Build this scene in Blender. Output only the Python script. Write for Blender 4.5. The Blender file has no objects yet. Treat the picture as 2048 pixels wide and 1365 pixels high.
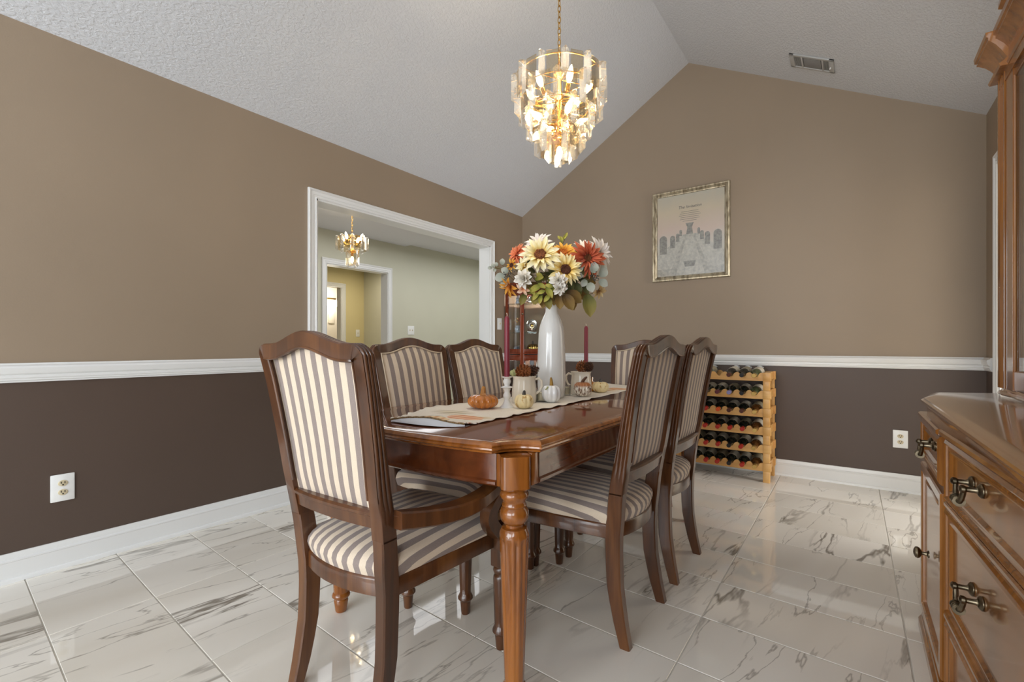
import bpy, bmesh, math, random
from math import sin, cos, pi, radians as rad, sqrt, atan2, exp, hypot
from mathutils import Vector as V, Matrix as MX
random.seed(7)
SC = bpy.context.scene
COL = SC.collection
# ------------------------------------------------------------------ camera, world, lights, exposure
FPX, CAMH, YAW = 937.0, 1.04, 0.62848
cd = bpy.data.cameras.new('camera'); cam = bpy.data.objects.new('camera', cd); COL.objects.link(cam)
cam.location = (0, 0, CAMH); cam.rotation_euler = (pi/2, 0, YAW)
cd.sensor_width = 36; cd.lens = 36*FPX/2048; cd.shift_y = 9.5/2048; cd.clip_start = .02
SC.camera = cam
W = bpy.data.worlds.new('world'); SC.world = W; W.use_nodes = True
W.node_tree.nodes['Background'].inputs[0].default_value = (.80, .90, 1, 1)
W.node_tree.nodes['Background'].inputs[1].default_value = 1.2
def area(name, loc, rot, sx, sy, power, col):
    l = bpy.data.lights.new(name, 'AREA'); l.shape = 'RECTANGLE'; l.size = sx; l.size_y = sy; l.energy = power; l.color = col
    o = bpy.data.objects.new(name, l); COL.objects.link(o); o.location = loc; o.rotation_euler = rot; return o
def point(name, loc, power, col, r=.02):
    l = bpy.data.lights.new(name, 'POINT'); l.energy = power; l.color = col; l.shadow_soft_size = r
    o = bpy.data.objects.new(name, l); COL.objects.link(o); o.location = loc; return o
# daylight through the windows behind the camera
area('daylight_front', (-1.2, -4.35, 1.45), (rad(90), 0, 0), 3.3, 2.2, 150, (.90, .96, 1))
area('daylight_right', (.80, -2.2, 1.5), (rad(90), 0, rad(90)), 2.0, 1.4, 56, (.90, .96, 1))
# lamp added beyond the right doorway to brighten the back of the room
area('side_room_fill', (2.62, 3.5, 1.12), (rad(90), 0, rad(90)), 1.5, 2.0, 62, (1, .97, .92))
# added lamp under the kitchen ceiling, stretched for even light; then the hall's lamp
area('kitchen_fill', (-4.1, 4.6, 2.38), (0, 0, 0), .9, 4.6, 27, (.95, .97, 1))
area('hall_light', (-6.1, 4.6, 2.3), (0, 0, 0), .5, .5, 9, (1, .90, .72))
SC.view_settings.view_transform = 'Standard'; SC.view_settings.look = 'None'
SC.view_settings.exposure = 0.35; SC.view_settings.gamma = 1.0; SC.view_settings.use_curve_mapping = False
SC.cycles.use_denoising = True
SC.cycles.max_bounces = 8; SC.cycles.transparent_max_bounces = 24; SC.cycles.transmission_bounces = 8
SC.cycles.caustics_reflective = False; SC.cycles.caustics_refractive = False; SC.cycles.sample_clamp_indirect = 6

cF = V((-sin(YAW), cos(YAW), 0)); cR = V((cos(YAW), sin(YAW), 0)); cU = V((0, 0, 1))
def at(px, py, d):                      # a point of the room, from where it was measured
    return V((0, 0, CAMH)) + cF*d + cR*((px-1024)/FPX*d) + cU*((692-py)/FPX*d)

# ------------------------------------------------------------------ node helpers
def lin(c):
    f = lambda v: (v/255/12.92) if v/255 <= .04045 else ((v/255+.055)/1.055)**2.4
    return tuple(f(v) for v in c)+(1,)
class NT:
    def __init__(s, name):
        s.m = bpy.data.materials.new(name); s.m.use_nodes = True
        s.t = s.m.node_tree; s.b = s.t.nodes['Principled BSDF']; s.out = s.t.nodes['Material Output']
    def n(s, typ, **kw):
        x = s.t.nodes.new(typ)
        for k, v in kw.items():
            if k.startswith('_'): setattr(x, k[1:], v)
        for k, v in kw.items():
            if not k.startswith('_'):
                key = int(k[1:]) if k[0] == 'i' and k[1:].isdigit() else k.replace('__', ' ')
                s.set(x.inputs[key], v)
        return x
    def set(s, inp, v):
        if isinstance(v, bpy.types.NodeSocket): s.t.links.new(v, inp)
        elif isinstance(v, bpy.types.Node): s.t.links.new(v.outputs[0], inp)
        else: inp.default_value = v
    def math(s, op, a, b=None, c=None, clamp=False):
        x = s.n('ShaderNodeMath', _operation=op, _use_clamp=clamp); s.set(x.inputs[0], a)
        if b is not None: s.set(x.inputs[1], b)
        if c is not None: s.set(x.inputs[2], c)
        return x.outputs[0]
    def mix(s, f, a, b):
        x = s.n('ShaderNodeMix', _data_type='RGBA'); s.set(x.inputs[0], f); s.set(x.inputs[6], a); s.set(x.inputs[7], b); return x.outputs[2]
    def ramp(s, f, stops, interp='LINEAR'):
        x = s.n('ShaderNodeValToRGB'); s.set(x.inputs[0], f); cr = x.color_ramp; cr.interpolation = interp
        while len(cr.elements) < len(stops): cr.elements.new(.5)
        for e, (p, c) in zip(cr.elements, stops): e.position = p; e.color = c if len(c) == 4 else tuple(c)+(1,)
        return x.outputs[0]
    def coord(s, k='Object'): return s.n('ShaderNodeTexCoord').outputs[k]
    def map(s, v, sc=(1, 1, 1), loc=(0, 0, 0), rot=(0, 0, 0)):
        return s.n('ShaderNodeMapping', Vector=v, Scale=sc, Location=loc, Rotation=rot).outputs[0]
    def noise(s, v, scale, detail=3, rough=.5, dist=0):
        return s.n('ShaderNodeTexNoise', Vector=v, Scale=scale, Detail=detail, Roughness=rough, Distortion=dist).outputs[0]
    def bump(s, h, strength=.3, dist=.01):
        x = s.n('ShaderNodeBump', Strength=strength, Distance=dist, Height=h); s.set(s.b.inputs['Normal'], x.outputs[0])
    def base(s, c): s.set(s.b.inputs['Base Color'], c)
    def p(s, **kw):
        for k, v in kw.items(): s.set(s.b.inputs[k.replace('__', ' ')], v)
        return s
def plain(name, rgb, rough=.5, metal=0, coat=0, var=.06, scale=12, **kw):
    n = NT(name); c = lin(rgb)
    d = tuple(x*(1-var*2.2) for x in c[:3])+(1,); e = tuple(min(1, x*(1+var)) for x in c[:3])+(1,)
    n.base(n.ramp(n.noise(n.coord(), scale), [(.3, d), (.7, e)]))
    n.p(Roughness=rough, Metallic=metal, Coat__Weight=coat, Coat__Roughness=.08, **kw); return n.m
def wood(name, dark, mid, light, rough=.28, coat=.35, axis=2, scale=1.0, grain=.5):
    n = NT(name); sc = [26*scale]*3; sc[axis] = 2.2*scale
    v = n.coord()
    a = n.noise(n.map(v, sc), 1.0, 5, .6, .6)
    b = n.noise(n.map(v, [3*scale if i != axis else .8*scale for i in range(3)]), 1.0, 3, .5, 1.2)
    f = n.math('ADD', n.math('MULTIPLY', a, grain), n.math('MULTIPLY', b, 1-grain))
    n.base(n.ramp(f, [(.32, lin(dark)), (.5, lin(mid)), (.68, lin(light))]))
    n.p(Roughness=rough, Coat__Weight=coat, Coat__Roughness=.07); n.bump(a, .04, .002); return n.m

# ------------------------------------------------------------------ materials
def wall_mat(name, rgb, rough):
    n = NT(name); v = n.coord('Object'); c = lin(rgb)
    n.base(n.ramp(n.noise(v, 1.3, 3), [(.3, tuple(x*.96 for x in c[:3])), (.7, tuple(x*1.03 for x in c[:3]))]))
    n.p(Roughness=rough); n.bump(n.noise(v, 160, 3), .10, .002); return n.m
M_UP = wall_mat('taupe_paint', (151, 133, 113), .55)
M_LO = wall_mat('dark_brown_paint', (84, 69, 60), .5)
M_YEL = wall_mat('pale_yellow_paint', (204, 202, 183), .6)
M_YEL2 = wall_mat('golden_yellow_paint', (222, 208, 160), .6)
M_WHITEWALL = wall_mat('warm_white_paint', (240, 232, 215), .6)
n = NT('white_gloss_trim'); n.base(lin((231, 231, 230))); n.p(Roughness=.32); n.bump(n.noise(n.coord(), 60, 2), .02, .001); M_TRIM = n.m
n = NT('knockdown_ceiling'); v = n.coord('Object'); n.base(lin((212, 214, 219))); n.p(Roughness=.85)
a = n.noise(n.map(v, (1, .6, 1)), 85, 3, .55, .4); n.bump(n.ramp(a, [(.40, (0, 0, 0)), (.58, (1, 1, 1))]), .42, .004); M_CEIL = n.m
n = NT('smooth_ceiling'); n.base(lin((222, 222, 228))); n.p(Roughness=.8); n.bump(n.noise(n.coord(), 60, 2), .1, .002); M_CEIL2 = n.m
# marble tile: each tile shifts the veining by its own random
n = NT('marble_tile'); v = n.coord('Object')
oi = n.n('ShaderNodeObjectInfo').outputs['Random']
off = n.n('ShaderNodeCombineXYZ', X=n.math('MULTIPLY', oi, 37.0), Y=n.math('MULTIPLY', oi, 91.0), Z=n.math('MULTIPLY', oi, 53.0))
vv = n.n('ShaderNodeVectorMath', _operation='ADD'); n.set(vv.inputs[0], n.map(v, (1, 1, 1), (0, 0, 0), (0, 0, rad(9)))); n.set(vv.inputs[1], off.outputs[0])
w = n.map(vv.outputs[0], (4.4, .75, 1.0))
def vein(scale, lo, hi, dist):
    x = n.noise(w, scale, 5, .5, dist); d = n.math('ABSOLUTE', n.math('SUBTRACT', x, .5))
    return n.ramp(d, [(lo, (1, 1, 1)), (hi, (0, 0, 0))])
v1 = vein(.85, .002, .016, .25); v2 = vein(1.7, .001, .010, .3)
gate = n.ramp(n.noise(w, .55, 2), [(.47, (0, 0, 0)), (.62, (1, 1, 1))])
gate2 = n.ramp(n.noise(w, .8, 2, .5), [(.45, (1, 1, 1)), (.57, (0, 0, 0))])
f = n.math('ADD', n.math('MULTIPLY', v1, gate), n.math('MULTIPLY', n.math('MULTIPLY', v2, gate2), .7), clamp=True)
soft = n.ramp(n.noise(w, .5, 3), [(.35, lin((228, 221, 209))), (.65, lin((244, 239, 230)))])
n.base(n.mix(n.math('MULTIPLY', f, .8), soft, lin((104, 92, 76)))); n.p(Roughness=.04, Specular__IOR__Level=.62); M_TILE = n.m
M_GROUT = plain('grout', (205, 200, 190), .9)

M_CHAIR = wood('walnut_chair_wood', (48, 26, 12), (86, 50, 25), (120, 76, 38), .28, .35, 2, 1.0)
M_TABLE = wood('cherry_table_wood', (70, 32, 14), (104, 54, 26), (130, 74, 38), .16, .6, 1, .7, .35)
M_TLEG = wood('cherry_leg_wood', (90, 48, 15), (142, 82, 30), (172, 108, 46), .20, .5, 2, 1.0)
M_BUF = wood('honey_cherry_wood', (88, 50, 18), (138, 86, 36), (166, 110, 54), .22, .6, 2, .9)
M_BUFT = wood('honey_cherry_top', (104, 66, 32), (142, 96, 52), (166, 118, 68), .16, .6, 1, .7, .4)
M_CURIO = wood('red_mahogany', (66, 22, 10), (112, 46, 22), (138, 62, 32), .25, .4, 2, 1.0)
M_PINE = wood('golden_pine', (196, 140, 72), (216, 164, 94), (230, 184, 116), .45, .1, 0, .8)
def stripes(name, axis=0):
    n = NT(name); s = n.n('ShaderNodeAttribute', _attribute_name='su').outputs['Fac']
    fr = n.math('FRACT', n.math('ADD', n.math('MULTIPLY', s, 1/.0415), 20.25))
    d = n.math('ABSOLUTE', n.math('SUBTRACT', fr, .5))
    m = n.ramp(d, [(.235, (1, 1, 1)), (.255, (0, 0, 0))])
    w = n.noise(n.map(n.coord(), (500, 500, 500)), 1.0, 1)
    c1 = n.mix(w, lin((208, 189, 166)), lin((226, 209, 188))); c2 = n.mix(w, lin((130, 115, 108)), lin((152, 138, 132)))
    n.base(n.mix(m, c1, c2)); n.p(Roughness=.85, Sheen__Weight=.2); n.bump(w, .25, .001); return n.m
M_STRIPE = stripes('striped_upholstery')
M_PIPE = plain('cream_piping', (206, 188, 164), .8)
M_BRASS = plain('polished_brass', (212, 170, 92), .25, 1, var=.03)
M_ANTIQ = plain('antique_pewter', (124, 112, 92), .30, 1, var=.18, scale=60)
M_PLATE = plain('white_plastic', (240, 240, 238), .35, var=.02)
M_IVORY = plain('ivory_plastic', (214, 200, 168), .4, var=.02)
M_DARK = plain('dark_slot', (22, 20, 18), .7)
M_GREYMETAL = plain('grey_painted_metal', (184, 184, 183), .45, var=.04)
M_GREYDARK = plain('mid_grey_metal', (140, 140, 140), .5, var=.05)  # damper plate, a darker grey than the vent frame
M_CERAMIC = plain('white_glazed_ceramic', (226, 224, 220), .16, coat=.5, var=.02, scale=5)
M_CREAMCER = plain('cream_glazed_ceramic', (232, 222, 204), .22, coat=.4, var=.03, scale=6)
M_CHALK = plain('white_painted_wood', (236, 234, 230), .5, var=.02)
M_CANDLE = plain('burgundy_wax', (132, 44, 58), .42, var=.05, Subsurface__Weight=.1)
M_WICK = plain('cotton_wick', (226, 214, 196), .9)
M_WAX = plain('cream_wax', (232, 214, 176), .5, var=.03)
def glass(name, tint=(1, 1, 1, 1), gloss=.12, rough=.02, trans=0.0, tcol=(1, .95, .85, 1)):
    n = NT(name); t = n.n('ShaderNodeBsdfTransparent', Color=tint); g = n.n('ShaderNodeBsdfGlossy', Color=(1, 1, 1, 1), Roughness=rough)
    lw = n.n('ShaderNodeLayerWeight', Blend=.35).outputs['Fresnel']
    k = n.math('ADD', n.math('MULTIPLY', lw, .75), gloss, clamp=True)
    m = n.n('ShaderNodeMixShader', i0=k); n.set(m.inputs[1], t.outputs[0]); n.set(m.inputs[2], g.outputs[0]); r = m
    if trans:
        tr = n.n('ShaderNodeBsdfTranslucent', Color=tcol)
        r = n.n('ShaderNodeMixShader', i0=trans); n.set(r.inputs[1], m.outputs[0]); n.set(r.inputs[2], tr.outputs[0])
    n.set(n.out.inputs['Surface'], r.outputs[0]); return n.m
M_GLASS = glass('clear_glass', (.97, .98, .98, 1), .05)
M_PGLASS = glass('picture_glass', (1, 1, 1, 1), .0, .03)
M_PRISM = glass('clear_acrylic', (1, .99, .97, 1), .20, .0, .07)
M_PANE = glass('smoked_acrylic_pane', (.94, .87, .74, 1), .03, .0)
M_SHELF = glass('greenish_shelf_glass', (.86, .92, .90, 1), .12)
def emis(name, rgb, st):
    n = NT(name); n.base(rgb); n.p(Emission__Color=rgb, Emission__Strength=st); return n.m
M_BULB = emis('lit_bulb', (1, .86, .62, 1), 14)
M_SHADE = emis('lit_vanity_shade', (1, .95, .85, 1), 5)
M_SILVER = plain('silver', (214, 214, 210), .16, 1, var=.05, scale=40)
M_GOLDG = plain('gold_mercury_glass', (214, 180, 104), .18, 1, var=.2, scale=50)
M_CONE = plain('pinecone_scales', (150, 88, 44), .7, var=.25, scale=40)
M_CONE2 = plain('dark_pinecone', (92, 58, 38), .7, var=.3, scale=40)

# ------------------------------------------------------------------ mesh helpers
def B(): return bmesh.new()
def obj(name, bm, mats, parent=None, loc=None, ang=35, norm=True):
    if norm: bmesh.ops.recalc_face_normals(bm, faces=bm.faces[:])
    me = bpy.data.meshes.new(name); bm.to_mesh(me); bm.free()
    if not isinstance(mats, (list, tuple)): mats = [mats]
    for m in mats: me.materials.append(m)
    if ang:
        me.polygons.foreach_set('use_smooth', [True]*len(me.polygons)); me.set_sharp_from_angle(angle=rad(ang))
    o = bpy.data.objects.new(name, me); COL.objects.link(o)
    if parent: o.parent = parent
    if loc: o.location = loc
    return o
def tag(o, label, cat=None, group=None):
    o['label'] = label
    if cat: o['category'] = cat
    if group: o['group'] = group
    return o
def struct(o): o['kind'] = 'structure'; return o
def empty(name, label, cat, loc=(0, 0, 0), rz=0, group=None):
    o = bpy.data.objects.new(name, None); COL.objects.link(o); o.location = loc; o.rotation_euler = (0, 0, rz)
    o.empty_display_size = .05
    return tag(o, label, cat, group)
def dup(root, label=None, loc=None, rz=None, group=None):
    r = root.copy(); COL.objects.link(r)
    if label: r['label'] = label
    if group: r['group'] = group
    if loc is not None: r.location = loc
    if rz is not None: r.rotation_euler = (0, 0, rz)
    for ch in list(root.children):
        c = ch.copy(); COL.objects.link(c); c.parent = r
        for g in ch.children:
            d = g.copy(); COL.objects.link(d); d.parent = c
    return r
def box(bm, c, s, bev=0, rz=0, segs=2):
    r = bmesh.ops.create_cube(bm, size=1, matrix=MX.Translation(c) @ MX.Rotation(rz, 4, 'Z') @ MX.Diagonal((*s, 1)))
    if bev:
        ed = list({e for v_ in r['verts'] for e in v_.link_edges})
        bmesh.ops.bevel(bm, geom=ed, offset=bev, segments=segs, affect='EDGES', profile=.5)
def bbox(bm, lo, hi, bev=0):
    box(bm, [(a+b)/2 for a, b in zip(lo, hi)], [abs(b-a) for a, b in zip(lo, hi)], bev)
def loft(bm, rings, close=True, cap=True):
    R = [[bm.verts.new(p) for p in r] for r in rings]; k = len(R[0])
    for a, b in zip(R, R[1:]):
        for i in range(k if close else k-1):
            j = (i+1) % k; bm.faces.new((a[i], a[j], b[j], b[i]))
    if cap and close:
        for r in (R[0], R[-1]):
            try: bm.faces.new(r)
            except ValueError: pass
    return R
def lathe(bm, prof, c=(0, 0, 0), n=24, flute=None, ax=None, sq=1):
    m = MX.Translation(c) @ (ax or MX.Identity(4)); rings = []
    for r, z in prof:
        ring = []
        for i in range(n):
            t = 2*pi*i/n; q = r
            if flute and flute[0] <= z <= flute[1]:
                q = r*(1-flute[3]*abs(sin(flute[2]*t/2))**3)
            ring.append(m @ V((q*cos(t), q*sin(t), z)))
        rings.append(ring)
    loft(bm, rings)
def tube(bm, pts, r, n=8, closed=False):
    pts = [V(p) for p in pts]; N = len(pts); rings = []; up = None
    for i, p in enumerate(pts):
        a = pts[(i-1) % N] if closed or i > 0 else p; b = pts[(i+1) % N] if closed or i < N-1 else p
        t = (b-a).normalized()
        if up is None: up = V((0, 0, 1)) if abs(t.z) < .9 else V((1, 0, 0))
        s = t.cross(up).normalized(); up = s.cross(t).normalized()
        q = r[i] if isinstance(r, (list, tuple)) else r
        rings.append([p + s*(q*cos(2*pi*k/n)) + up*(q*sin(2*pi*k/n)) for k in range(n)])
    if closed: loft(bm, rings+[rings[0]], cap=False); bmesh.ops.remove_doubles(bm, verts=bm.verts[:], dist=1e-6)
    else: loft(bm, rings)
def prism(bm, pts, lo, hi):             # polygon in xy, extruded in z
    loft(bm, [[(x, y, lo) for x, y in pts], [(x, y, hi) for x, y in pts]])
def run(bm, prof, a, b, out):           # profile (distance from the wall, height) swept straight from a to b
    a, b, out = V(a), V(b), V(out)
    loft(bm, [[p + out*u + V((0, 0, z)) for u, z in prof] for p in (a, b)])
def offset(poly, d):                    # inward offset of a CCW polygon
    n_ = len(poly); out = []
    for i in range(n_):
        p0, p1, p2 = V(poly[i-1]), V(poly[i]), V(poly[(i+1) % n_])
        e1 = (p1-p0); e2 = (p2-p1)
        if e1.length < 1e-9: e1 = e2
        if e2.length < 1e-9: e2 = e1
        e1.normalize(); e2.normalize()
        n1 = V((-e1.y, e1.x)); n2 = V((-e2.y, e2.x)); m = n1+n2; L = m.length
        m = m/L if L > 1e-6 else n1
        out.append(tuple(p1 + m*(d/max(.45, m.dot(n1)))))
    return out
def lerp(tab, x):
    if x <= tab[0][0]: return tab[0][1]
    for (a, b), (c, d) in zip(tab, tab[1:]):
        if x <= c: return b+(d-b)*(x-a)/(c-a)
    return tab[-1][1]

# ------------------------------------------------------------------ the room
XL, XR, YB, YF = -3.0, .712, 4.325, -4.2
RX, RZ, ZL, ZR = -1.187, 3.575, 2.486, 2.559
SPL = .92
OY0, OY1, OZ = 1.823, 3.745, 2.058      # opening in the left wall
def quad(bm, pts, mi=0):
    f_ = bm.faces.new([bm.verts.new(p) for p in pts]); f_.material_index = mi
def slab(bm, axis, p, q, u0, u1, v0, v1, mi=0):   # box wall piece; axis 0: x from p to q, u = y; axis 1: y from p to q, u = x
    if axis == 0: bbox(bm, (p, u0, v0), (q, u1, v1))
    else: bbox(bm, (u0, p, v0), (u1, q, v1))
    bm.faces.ensure_lookup_table()
    for f_ in bm.faces[-6:]: f_.material_index = mi
T = .13
bm = B()
for u0, u1 in ((YF, OY0), (OY1, YB+T)):
    slab(bm, 0, XL-T, XL, u0, u1, 0, SPL, 1); slab(bm, 0, XL-T, XL, u0, u1, SPL, ZL)
slab(bm, 0, XL-T, XL, OY0, OY1, OZ, ZL)
struct(obj('wall_left', bm, [M_UP, M_LO], ang=0))
bm = B(); slab(bm, 1, YB, YB+T, XL, XR+T, 0, SPL, 1); slab(bm, 1, YB, YB+T, XL, XR+T, SPL, ZL)
loft(bm, [[(XL, y, ZL), (XR, y, ZL), (XR, y, ZR), (RX, y, RZ)] for y in (YB, YB+T)])
struct(obj('wall_back', bm, [M_UP, M_LO], ang=0))
bm = B(); WY0, WY1, WZ0, WZ1 = -3.2, -1.2, .8, 2.2
for u0, u1, z0, z1 in ((YF, WY0, SPL, ZR), (WY1, 3.12, SPL, ZR), (3.97, YB, SPL, ZR), (3.12, 3.97, 2.12, ZR), (WY0, WY1, WZ1, ZR)): slab(bm, 0, XR, XR+T, u0, u1, z0, z1)
for u0, u1, z0, z1 in ((YF, WY0, 0, SPL), (WY1, 3.12, 0, SPL), (3.97, YB, 0, SPL), (WY0, WY1, 0, WZ0)): slab(bm, 0, XR, XR+T, u0, u1, z0, z1, 1)
struct(obj('wall_right', bm, [M_UP, M_LO], ang=0))
bm = B()
for u0, u1, z0, z1 in ((XL, -2.85, SPL, ZL), (.5, XR, SPL, ZL), (-2.85, .5, 2.55, ZL+.2)): slab(bm, 1, YF-T, YF, u0, u1, z0, z1)
for u0, u1, z0, z1 in ((XL, -2.85, 0, SPL), (.5, XR, 0, SPL), (-2.85, .5, 0, .35)): slab(bm, 1, YF-T, YF, u0, u1, z0, z1, 1)
loft(bm, [[(XL, y, ZL+.06), (XR, y, ZL+.06), (XR, y, ZR+.06), (RX, y, RZ)] for y in (YF-T, YF)])
struct(obj('wall_front', bm, [M_UP, M_LO], ang=0))
for nm, fr in (('window_1', ((-2.85, .5), (.35, 2.55), 1)), ('window_2', ((WY0, WY1), (WZ0, WZ1), 0))):
    (u0, u1), (z0, z1), ax_ = fr; bm = B()
    for a in [u0, (u0+u1)/2, u1] if ax_ else [u0, u1]:
        c, s_ = ((a, YF-.06, (z0+z1)/2), (.07, .07, z1-z0)) if ax_ else ((XR+.06, a, (z0+z1)/2), (.07, .07, z1-z0))
        box(bm, c, s_, .006)
    for z in (z0, z1):
        c, s_ = (((u0+u1)/2, YF-.06, z), (u1-u0, .07, .07)) if ax_ else ((XR+.06, (u0+u1)/2, z), (.07, u1-u0, .07))
        box(bm, c, s_, .006)
    struct(obj(nm, bm, M_TRIM))
bm = B(); t_ = .1
loft(bm, [[(XL-T, y, ZL-.0781), (RX, y, RZ), (RX, y, RZ+t_), (XL-T, y, ZL+t_)] for y in (YF-T, YB+T)])
loft(bm, [[(RX, y, RZ), (XR+T, y, ZR-.0695), (XR+T, y, ZR+t_), (RX, y, RZ+t_)] for y in (YF-T, YB+T)])
struct(obj('ceiling', bm, M_CEIL, ang=0))
# floor: grout bed plus one tile each
bm = B(); bbox(bm, (XL-T, YF-T, -.06), (XR+T, YB+T, -.0025)); floor = struct(obj('floor', bm, M_GROUT, ang=0))
def clip(poly, ax_, val, keep):
    out = []
    for i in range(len(poly)):
        a, b = poly[i-1], poly[i]; ia = (a[ax_]-val)*keep >= 0; ib = (b[ax_]-val)*keep >= 0
        if ia != ib:
            t = (val-a[ax_])/(b[ax_]-a[ax_]); out.append(tuple(a[k]+(b[k]-a[k])*t for k in (0, 1)))
        if ib: out.append(b)
    return out
g = .0022
for i in range(-5, 3):
    for j in range(-9, 10):
        x0, x1 = -.467+.622*i, -.467+.622*(i+1); y0 = 1.5625+.319*j; sh = lambda x: -.05*(x+.467)
        p = [(x0+g, y0+g+sh(x0)), (x1-g, y0+g+sh(x1)), (x1-g, y0+.319-g+sh(x1)), (x0+g, y0+.319-g+sh(x0))]
        for ax_, v_, k in ((0, XL+.002, 1), (0, XR-.002, -1), (1, -1.0, 1), (1, YB-.002, -1)): p = clip(p, ax_, v_, k) if p else p
        if len(p) < 3 or abs(sum(a[0]*b[1]-a[1]*b[0] for a, b in zip(p, p[1:]+p[:1])))/2 < .002: continue
        cx, cy = sum(q[0] for q in p)/len(p), sum(q[1] for q in p)/len(p); q = [(a-cx, b-cy) for a, b in p]; bm = B()
        loft(bm, [[(a, b, -.006) for a, b in q], [(a, b, -.0012) for a, b in q], [(a, b, 0) for a, b in offset(q, .0012)]])
        obj('tile', bm, M_TILE, floor, (cx, cy, 0), ang=0)
bm = B(); bbox(bm, (XL, YF, -.0024), (XR, -1.004, 0)); obj('tile_bed', bm, M_TILE, floor, ang=0)
# baseboards, chair rail, casings
PB = [(0, 0), (.024, 0), (.024, .010), (.020, .017), (.013, .019), (.013, .088), (.0165, .091), (.0165, .096), (.009, .101), (.009, .108), (.006, .118), (.0055, .127), (0, .127)]
PR = [(0, -.043), (.010, -.043), (.012, -.036), (.017, -.033), (.017, -.027), (.021, -.022), (.021, -.014), (.018, -.010), (.026, -.003), (.031, .012), (.033, .022), (.030, .030), (.018, .036), (.014, .043), (0, .043)]
CY0, CY1 = OY0-.062, OY1+.062
for nm, a, b, o in (('baseboard_left', (XL, YF, 0), (XL, CY0, 0), (1, 0, 0)), ('baseboard_left', (XL, CY1, 0), (XL, YB, 0), (1, 0, 0)),
                    ('baseboard_back', (XL, YB, 0), (XR, YB, 0), (0, -1, 0)), ('baseboard_right', (XR, YF, 0), (XR, 3.05, 0), (-1, 0, 0))):
    bm = B(); run(bm, PB, a, b, o); struct(obj(nm, bm, M_TRIM, ang=30))
for nm, a, b, o in (('trim_1', (XL, YF, SPL), (XL, CY0, SPL), (1, 0, 0)), ('trim_2', (XL, CY1, SPL), (XL, YB, SPL), (1, 0, 0)),
                    ('trim_3', (XL, YB, SPL), (XR, YB, SPL), (0, -1, 0)), ('trim_4', (XR, 4.12, SPL), (XR, YB, SPL), (-1, 0, 0)),
                    ('trim_5', (XR, WY1, SPL), (XR, 3.05, SPL), (-1, 0, 0))):
    bm = B(); run(bm, PR, a, b, o); struct(obj(nm, bm, M_TRIM, ang=30))
def casing(bm, X, y0, y1, z1, sgn, w=.062, zb=0):   # moulded casing around an opening in an X = const wall
    pr = [(0, .016), (.10, .020), (.22, .018), (.30, .011), (.60, .013), (.68, .009), (.86, .010), (.93, .015), (1, .012)]
    rings = []
    for yy, zz, dy, dz in ((y0, zb, -1, 0), (y0, z1, -1, 1), (y1, z1, 1, 1), (y1, zb, 1, 0)):
        rings.append([(X, yy, zz)] + [(X+sgn*h, yy+dy*w*(1-u) , zz+dz*w*(1-u)) for u, h in reversed(pr)] + [(X, yy+dy*w, zz+dz*w)])
    loft(bm, rings)
bm = B(); casing(bm, XL, OY0, OY1, OZ, 1); casing(bm, XL-T, OY0, OY1, OZ, -1)
bbox(bm, (XL-T-.004, OY0-.006, 0), (XL+.004, OY0+.012, OZ)); bbox(bm, (XL-T-.004, OY1-.012, 0), (XL+.004, OY1+.006, OZ)); bbox(bm, (XL-T-.004, OY0, OZ-.012), (XL+.004, OY1, OZ+.006))
struct(obj('door_1', bm, M_TRIM, ang=30))
bm = B(); casing(bm, XR, 3.11, 3.98, 2.13, -1, .07); struct(obj('door_2', bm, M_TRIM, ang=30))
bm = B(); bbox(bm, (XR-.002, 3.11, 0), (XR+T, 3.125, 2.12)); bbox(bm, (XR-.002, 3.965, 0), (XR+T, 3.98, 2.12)); bbox(bm, (XR-.002, 3.11, 2.115), (XR+T, 3.98, 2.13)); struct(obj('door_3', bm, M_TRIM, ang=0))
# small unseen room added beyond the right doorway, open to the added lamp
bm = B(); bbox(bm, (XR+T, 2.3, -.06), (2.7, 4.7, 0)); struct(obj('floor', bm, M_TILE, ang=0))
bm = B(); bbox(bm, (XR+T, 2.3, 2.44), (2.7, 4.7, 2.5)); struct(obj('ceiling', bm, M_CEIL2, ang=0))
bm = B(); slab(bm, 1, 2.3, 2.4, XR+T, 2.7, 0, 2.44); slab(bm, 1, 4.6, 4.7, XR+T, 2.7, 0, 2.44); slab(bm, 0, 2.5, 2.56, 2.4, 2.72, 0, 2.44); slab(bm, 0, 2.5, 2.56, 4.28, 4.6, 0, 2.44); slab(bm, 0, 2.5, 2.56, 2.72, 4.28, 2.14, 2.44)
struct(obj('wall_side_room', bm, M_WHITEWALL, ang=0))
# ---- kitchen, hall and bathroom seen through the opening
KX = -5.1; K0, K1 = 3.235, 4.15
bm = B(); bbox(bm, (-9.2, .2, -.06), (XL-T, 7.6, 0)); struct(obj('floor', bm, M_TILE, ang=0))
bm = B(); bbox(bm, (KX-T, 0, 2.44), (XL-T, 4.45, 2.54)); bbox(bm, (KX-T, 4.45, 2.475), (XL-T, 7.6, 2.54)); struct(obj('ceiling', bm, M_CEIL2, ang=0))
bm = B(); slab(bm, 0, KX-T, KX, .0, K0, 0, 2.5); slab(bm, 0, KX-T, KX, K1, 7.6, 0, 2.5); slab(bm, 0, KX-T, KX, K0, K1, 2.03, 2.5)
struct(obj('wall_kitchen', bm, M_YEL, ang=0))
bm = B(); slab(bm, 1, 7.5, 7.6, KX, XL, 0, 2.5); slab(bm, 1, 0, .1, KX, XL, 0, 2.5); slab(bm, 0, XL-T-.01, XL-T, YB+T, 7.6, 0, 2.5); struct(obj('wall_kitchen', bm, M_YEL, ang=0))
bm = B(); casing(bm, KX, K0, K1, 2.03, 1, .066); casing(bm, KX-T, K0, K1, 2.03, -1, .066)
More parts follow.
